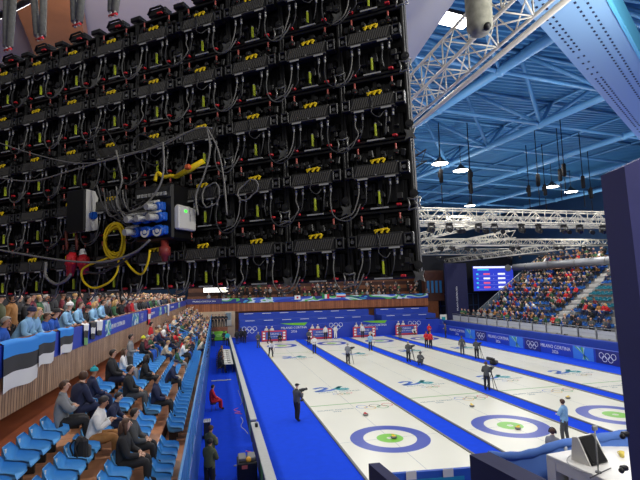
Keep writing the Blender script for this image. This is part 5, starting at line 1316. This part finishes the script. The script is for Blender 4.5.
# ================================================================== TRUSSES, LAMPS, CEILING ITEMS
def truss(a, b, w, label, m=M_wtruss, r=.03, bay=None, tri=False):
    a, b = V(a), V(b); d = b-a; L = d.length; d.normalize(); s = d.cross(V((0, 0, 1))).normalized(); u = s.cross(d)
    t = thing('lighting_truss', label, 'truss', a); cs = [s*-w/2+u*w/2, s*w/2+u*w/2, s*w/2-u*w/2, s*-w/2-u*w/2] if not tri else [s*-w/2+u*w/2, s*w/2+u*w/2, u*-w/2]
    for c in cs: MB().tube([c, c+d*L], r, 8).build('chord', m, t)
    n = int(L/(bay or w)); l = MB()
    for i in range(n):
        for k in range(len(cs)):
            c0, c1 = cs[k], cs[(k+1) % len(cs)]; p, q = (c0, c1) if i % 2 else (c1, c0)
            l.tube([p+d*(L*i/n), q+d*(L*(i+1)/n)], r*.5, 5)
            if i % 2 == 0: l.tube([c0+d*(L*i/n), c1+d*(L*i/n)], r*.5, 5)
    l.build('lacing', m, t); return t
zT_ = 11.
def atz(x, y, z): return onz(x, y, z)
A = atz(413, 98, zT_); B = atz(520, 0, zT_)
truss((A.x, A.y+4, zT_), (A.x, -19, zT_), .52, 'big white box truss running diagonally across the upper right', M_wtruss, .028, .4)
A = atz(413, 127, zT_)
o = MB().tube([(A.x, A.y+5, zT_), (A.x, -19, zT_)], .05, 10).build('truss_pipe', M_wtruss); tag(o, 'long white pipe parallel to the big box truss', 'pipe')
A = atz(416, 158, 12.5)
truss((A.x, A.y+3, 12.5), (A.x, -3, 12.5), .5, 'dark lighting truss below the long white pipe', M_dark, .035, .5)
Ya = 8.
p1, p2 = ony(415, 209, Ya), ony(610, 209.5, Ya)
zc = p1.z-.45
t1 = truss((p1.x-3, Ya, zc), (p2.x+3, Ya, zc), .9, 'white box truss with moving lights spanning across the rink', M_wtruss, .05, .9)
p3 = ony(500, 222, 14.)
truss((2, 14, p3.z), (36, 14, p3.z), .8, 'second white box truss behind the one with moving lights', M_wtruss, .06, .8)
for i, (px, py, dy) in enumerate(((417, 238, 30), (417, 252, 34), (422, 264, 36))):
    z = [12.2, 11.6, 11.][i]; A = onz(px, py, z)
    ye = A.y
    while ye > 2:
        d_ = V((A.x, ye, z))-CAM
        if 320+FPX*d_.dot(_r)/d_.dot(_f) > (492, 512, 575)[i]: break
        ye -= .5
    truss((A.x, min(A.y+2, 48), z), (A.x, ye, z), .7, '%s of the white trusses running away along the sheets' % ['topmost', 'middle', 'lowest'][i], M_wtruss, .05, .8)
for i, (y, z) in enumerate(((24., 11.6), (32, 11.2))):
    truss((10, y, z), (38, y, z), .7, ['white cross truss above the far half of the ice', 'white cross truss over the far houses'][i], M_wtruss if i == 0 else M_grey, .06, .8)
# moving heads
mh = None
for i, (px, py) in enumerate(((431, 226), (449, 229), (478, 226), (494, 229), (521, 226), (538, 229), (563, 226), (579, 229), (602, 227))):
    p = ony(px, py-7, Ya-.0); z = zc-.5; lab = 'black moving head stage light under the white truss, %s from the video wall' % nth(i+1)
    if mh is None:
        mh = thing('moving_head_light', lab, 'stage light', (p.x, Ya, z), 0, 'moving lights on the white truss')
        MB().box((0, 0, -.06), (.4, .36, .14), 0, None, .03).build('base', M_black, mh)
        y_ = MB(); y_.box((0, 0, -.17), (.44, .18, .08), 0, None, .02)
        for s in (-1, 1): y_.box((s*.22, 0, -.36), (.07, .2, .42), 0, None, .02)
        y_.build('yoke', M_dark, mh)
        h = MB().tube([(0, .18, -.4), (0, .05, -.45), (0, -.22, -.58)], [.13, .17, .15], 14).build('lamp_head', M_black, mh); MB().tube([(0, -.22, -.58), (0, -.235, -.587)], .12, 14).build('lens', M_screen, h)
    else: dup(mh, (p.x, Ya, z), rnd.uniform(-.6, .6), lab)
sp = None
for i in range(34):
    row = i % 4; y, z = ((14, p3.z-.45), (24, 11.2), (32, 10.8), (20, 11.))[row]
    px = 428+rnd.uniform(0, 178); p = ony(px, 250, y); lab = 'small black spotlight on the %s, %s along' % (['second white truss', 'far cross truss', 'farthest cross truss', 'middle lighting bar'][row], nth(i//4+1))
    if sp is None:
        sp = thing('spotlight', lab, 'stage light', (p.x, y, z), 0, 'spotlights on the far trusses')
        MB().tube([(-.2, 0, -.35), (-.22, 0, -.1), (.22, 0, -.1), (.2, 0, -.35)], .03, 6).build('yoke', M_dark, sp); MB().tube([(0, .2, -.3), (0, -.1, -.4), (0, -.3, -.46)], [.13, .17, .19], 12).build('can', M_black, sp)
    else: dup(sp, (p.x, y, z), rnd.uniform(-.8, .8), lab)
o = MB().tube([(14, 20, 11.), (40, 20, 11.)], .06, 8).build('lighting_bar', M_grey); tag(o, 'grey lighting bar between the white trusses', 'pipe')
# duct
a, b = onx(508, 268, 36), onx(612, 263, 36)
t = thing('air_duct', 'fat pale grey air duct above the raked stand', 'duct', (0, 0, 0)); MB().tube([(36, a.y-1.5, a.z), (36, b.y-4, a.z)], .5, 16).build('duct_tube', mat('duct_grey', (128, 130, 134), .5, .2), t)
for k in range(6): y = a.y+(b.y-4-a.y)*k/5; MB().tube([(36, y-.06, a.z), (36, y+.06, a.z)], .54, 16).build('duct_collar', M_grey, t)
# chain hoists and their chains
ho = None
for i, (px, py, z, dark) in enumerate(((470, 176, 14, 1), (471, 188, 14, 1), (538, 180, 14, 1), (560, 175, 14.5, 1), (564, 170, 14.5, 1), (583, 182, 14, 1), (529, 191, 14, 1), (545, 190, 14, 0), (441, 176, 14, 0), (591, 193, 14, 1))):
    p = onz(px, py, z); lab = '%s chain hoist hanging on black cables below the roof, %s from the video wall' % ('black', nth(i+1))
    if ho is None:
        M_hoist = mat('hoist_black', (22, 22, 24), .8, spec=.1); ho = thing('chain_hoist', lab, 'hoist', p, 0, 'chain hoists below the roof')
        MB().tube([(0, 0, -.45), (0, 0, -.38), (0, 0, .38), (0, 0, .45)], [.08, .13, .13, .08], 12).build('hoist_body', M_hoist, ho)
        MB().tube([(0, 0, .45), (0, 0, 3.6)], .03, 6).build('chain', M_hoist, ho); MB().tube([(0, 0, -.6), (0, 0, -1.8)], .03, 6).build('hook_chain', M_hoist, ho)
        MB().box((.14, 0, .1), (.1, .18, .36), 0, None, .03).build('chain_bag', M_hoist, ho)
    else: dup(ho, p, rnd.uniform(0, 3), lab)
# round high bay lamps
lp = None
for i, (px, py) in enumerate(((440, 164), (461, 171), (552, 187), (571, 192), (470, 206))):
    p = onz(px, py, 15.5); lab = 'round white high bay lamp below the blue roof, %s from the video wall' % nth(i+1)
    if lp is None:
        lp = thing('high_bay_lamp', lab, 'lamp', p, 0, 'high bay lamps'); MB().lathe([(.1, .5), (.2, .35), (.5, .12), (.62, .0), (.6, .0), (.48, .1)], 20).build('reflector', M_dark, lp)
        MB().tube([(0, 0, .02), (0, 0, .05)], .55, 20).build('diffuser', M_lampw, lp); MB().tube([(0, 0, .5), (0, 0, 2.1)], .025, 6).build('suspension', M_dark, lp)
    else: dup(lp, p, 0, lab)
p = onz(455, 21, 15.5); fl = thing('flood_panel', 'large square bright flood lamp under the roof beyond the grey ceiling panel', 'lamp', p, .15); fl.scale = (.8, .62, .8)
MB().box((0, 0, .1), (1.5, 1.1, .16), 0, None, .03).build('housing', M_dark, fl)
for s in (-1, 1): MB().box((0, s*.26, .01), (1.36, .46, .03)).build('led_panel', M_lampw, fl)
# blue perforated soffit beam
sz = 11.5
P1, P2, P3, P4 = onz(540, 26, sz), onz(637, 137, sz), onz(640, 52.6, sz), onz(607.6, 0, sz)
e1 = (P2-P1).normalized(); wv = (P4-P1); wv -= e1*wv.dot(e1); Wd = wv.length; wv.normalize()
st0 = P1-e1*3; Ln = (P2-P1).length+9
m = MB(); q = [st0, st0+e1*Ln, st0+e1*Ln+wv*Wd, st0+wv*Wd]; m.prism(q, (0, 0, .5), 0)
sof = m.build('perforated_beam', mat('soffit_blue', (138, 180, 214), .6)); tag(sof, 'pale blue perforated beam crossing the upper right corner', 'beam')
h = MB()
for fr in (.15, .25, .62, .76):
    for k in range(int(Ln/.17)):
        if (k//9) % 4 == 3 and fr < .5 and k % 2: continue
        c = st0+e1*(.17*k)+wv*(Wd*fr); h.box((c.x, c.y, sz-.002), (.05, .035, .02), 0, Matrix((e1, wv, V((0, 0, 1)))).transposed())
h.build('perforation', M_holes, sof)
c = st0+e1*(Ln/2)+wv*(Wd+.03); MB().box((c.x, c.y, sz+.2), (Ln, .06, .5), 0, Matrix((e1, wv, V((0, 0, 1)))).transposed()).build('edge_strip', mat('edge_cyan', (96, 190, 226), .4), sof)
# pale ceiling panel over the camera side
sz2 = 12.5
a, b = onz(455, 0, sz2), onz(410, 66, sz2); e2 = (b-a).normalized(); s2 = V((-e2.y, e2.x, 0)); s2 = s2 if s2.x < 0 else -s2
st0 = a-e2*6; m = MB(); m.prism([st0, st0+e2*20, st0+e2*20+s2*2.1, st0+s2*2.1], (0, 0, .3))
struct(m.build('soffit_panel', mat('soffit_grey', (214, 213, 210), .7)), 'pale grey ceiling panel beside the video wall')
a, b = onz(85, 0, sz2), onz(145, 0, sz2)
# wooden beam and grey slabs above the wall, upper left
q = [onz(18, 0, 13), onz(72, 0, 13), onz(78, 45, 13), onz(40, 60, 13)]
c = (q[0]+q[1])/2; dd = (onz(60, 50, 13)-c); dd.z = 0; dd.normalize(); sdd = V((-dd.y, dd.x, 0))
m = MB(); m.prism([c-dd*3-sdd*.62, c-dd*3+sdd*.62, c+dd*10+sdd*.62, c+dd*10-sdd*.62], (0, 0, .5)); struct(m.build('wood_beam', mat('beam_wood', (150, 96, 62), .5, var=.15, scale=2)), 'wide varnished wooden beam under the left ceiling')
m = MB(); m.prism([c-dd*5-sdd*7, c-dd*5+sdd*8, c+dd*14+sdd*8, c+dd*14-sdd*7], (0, 0, .2)); o = struct(m.build('soffit_panel', mat('soffit_mauve', (186, 176, 178), .7)), 'pale ceiling slab above the wooden beam'); o.location.z = .9
# hanging chain bag upper middle
t_ = onz(478, 0, 10.2); t = thing('chain_bag', 'long grey green chain bag hanging beside the big white truss', 'bag', t_)
MB().lathe([(.02, -.42), (.1, -.41), (.145, -.34), (.15, 0), (.14, .4), (.13, .8), (.05, .85)], 16).build('canvas_bag', mat('canvas_grey', (138, 138, 124), .9, var=.25, scale=14, bump=.4), t); MB().tube([(0, 0, .85), (0, 0, 5)], .02, 6).build('chain', M_dark, t); MB().ball((.02, -.1, -.38), .05, 8, 6).build('bottom_patch', M_black, t)

# ================================================================== RESOLVE SEATS AND CROWD (nearest ones singly, the distant rest as one object)
SEATS.sort(key=lambda s: s[0])
SC = [M_seat, M_seatr, M_seatt]; n_ = 0
def onscreen(p):
    d = p-CAM; z = d.dot(_f)
    if z < .5: return False
    x = 320+FPX*d.dot(_r)/z; y = 240-FPX*d.dot(_u)/z
    return -12 < x < 612 and y < 500
SEATS = [s for s in SEATS if onscreen(s[1]+V((0, 0, .6)))]
rest = MB()
for (dist, loc, rz, lab, grp, ci, br) in SEATS:
    if n_ < 298:
        o = put('stadium_seat', SEATME, None, loc, -rz); omat(o, 0, SC[ci]); tag(o, lab, 'seat', grp); n_ += 1
        if br: put('bracket', BRME, o); put('number_tag', TAGME, o)
    else: rest.add(sm_.v, sm_.f, ci, Matrix.Translation(loc) @ Matrix.Rotation(-rz, 4, 'Z'), True)
if rest.v: tag(rest.build('stadium_seat', SC), 'remaining distant blue and teal seats of the raked stand and far rows', 'seats', None, 'stuff')
PEND = [q for q in PEND if onscreen(q[2]+V((0, 0, 1)))]
PEND.sort(key=lambda s: s[0]); room = 298-PCOUNT[0]
crowds = {}; CN = list(CLO); HN = list(HAIRS); cmats = [CLO[c] for c in CN]+[HAIRS[h] for h in HN]+SKINS
for i, (dist, pose, loc, rz, top, legs, lab, hair, hc, grp) in enumerate(PEND):
    if i < room:
        if dist < 34: person(pose, loc, rz, top, legs, lab, hair, hc, grp, None, 1.04, 1.1)
        else: small_person(pose, loc, rz, top, legs, lab, hair, hc, grp, 1.05)
    else:
        crowd = crowds.setdefault(grp, MB()); b = low_template(pose, hair)[1]; T = Matrix.Translation(loc) @ Matrix.Rotation(-rz, 4, 'Z'); o = len(crowd.v)
        crowd.v += [(T @ V(v))[:] for v in b.v]; crowd.f += [tuple(x+o for x in f) for f in b.f]; crowd.sm += b.sm
        mp = [len(CN)+len(HN)+rnd.randint(0, 2), CN.index(top), CN.index(legs), CN.index('black'), len(CN)+HN.index(hc), CN.index('black')]
        crowd.m += [mp[k] for k in b.m]
for grp, crowd in crowds.items(): tag(crowd.build('crowd', cmats), 'remaining distant %s, a dense mass of tiny figures' % grp.replace('spectators', 'spectators seen small'), 'crowd', None, 'stuff')
print('people', PCOUNT[0], 'pending', len(PEND), 'seats', len(SEATS), 'objects', len(bpy.data.objects))

# ================================================================== LIGHT, WORLD, CAMERA
def area(loc, size, power, col=(1, .97, .92), rot=(0, 0, 0), sy=None):
    l = bpy.data.lights.new('hall_or_fill_lamp', 'AREA'); l.energy = power; l.color = col; l.shape = 'RECTANGLE'; l.size = size; l.size_y = sy or size
    o = bpy.data.objects.new('hall_or_fill_lamp', l); COL.objects.link(o); o.location = loc; o.rotation_euler = rot; return o
for x in (-2, 6, 14, 22):
    for y in (-6, 6, 18, 30, 42): area((x, y, 15.2), 1.6, LP_ICE)
for y in (-4, 10, 24, 38): area((-13, y, 13), 1.5, LP_STAND, rot=(0, -.25, 0))
for y in (12, 24, 36): area((34, y, 15.2), 1.5, LP_STAND)
area((-3.4, -22, 10.6), 1.2, LP_BACK, rot=(1.0, 0, .75))  # added fill out of view, brightens the video wall's back and the column
def point(loc, power, r=.25, col=(1, .97, .93)):
    l = bpy.data.lights.new('fill_point', 'POINT'); l.energy = power; l.color = col; l.shadow_soft_size = r; o = bpy.data.objects.new('fill_point', l); COL.objects.link(o); o.location = loc
for x, y in ((2, 0), (10, -2), (12, 14), (20, 2), (22, 16), (26, 30), (8, 26), (34, 22)): point((x, y, 13.4), LP_PT)  # added fills without fixtures, brighten the roof deck, tubes and trusses
for y in (-12, 0, 14, 28): point((-10.2, y, 10.6), LP_PT*.5)  # added fills without fixtures, brighten the long stand and balcony
point((-14.5, -18, 10.6), LP_PT*.14)  # unseen fill added to brighten the upper left ceiling
point((-2.5, -17, 8.8), LP_PT*.55)  # off-frame fill added for the column, desk and perforated beam
point((-3.5, -18.5, 10.4), LP_PT*.5)  # off-frame fill added for the pale ceiling panel
point((6, -6, 10.2), LP_PT*.4)  # one more added fill, no fixture belongs to it
point((-1.5, -15.5, 10), LP_PT*.35)  # off-frame fill added for the big truss, beam and ceiling panel
w = bpy.data.worlds.new('World'); scene.world = w; w.use_nodes = True
bg = w.node_tree.nodes['Background']; bg.inputs[0].default_value = (1, .97, .93, 1); bg.inputs[1].default_value = AMB
cam = bpy.data.cameras.new('camera'); cam.sensor_width = 36; cam.lens = FPX/640*36; cam.clip_start = .05; cam.clip_end = 300
co = bpy.data.objects.new('camera', cam); COL.objects.link(co)
M = Matrix((_r, _u, -_f)).transposed().to_4x4(); M.translation = CAM; co.matrix_world = M
scene.camera = co
vs_ = scene.view_settings; vs_.view_transform = 'Standard'; vs_.look = 'None'; vs_.exposure = 0; vs_.gamma = 1; vs_.use_curve_mapping = False
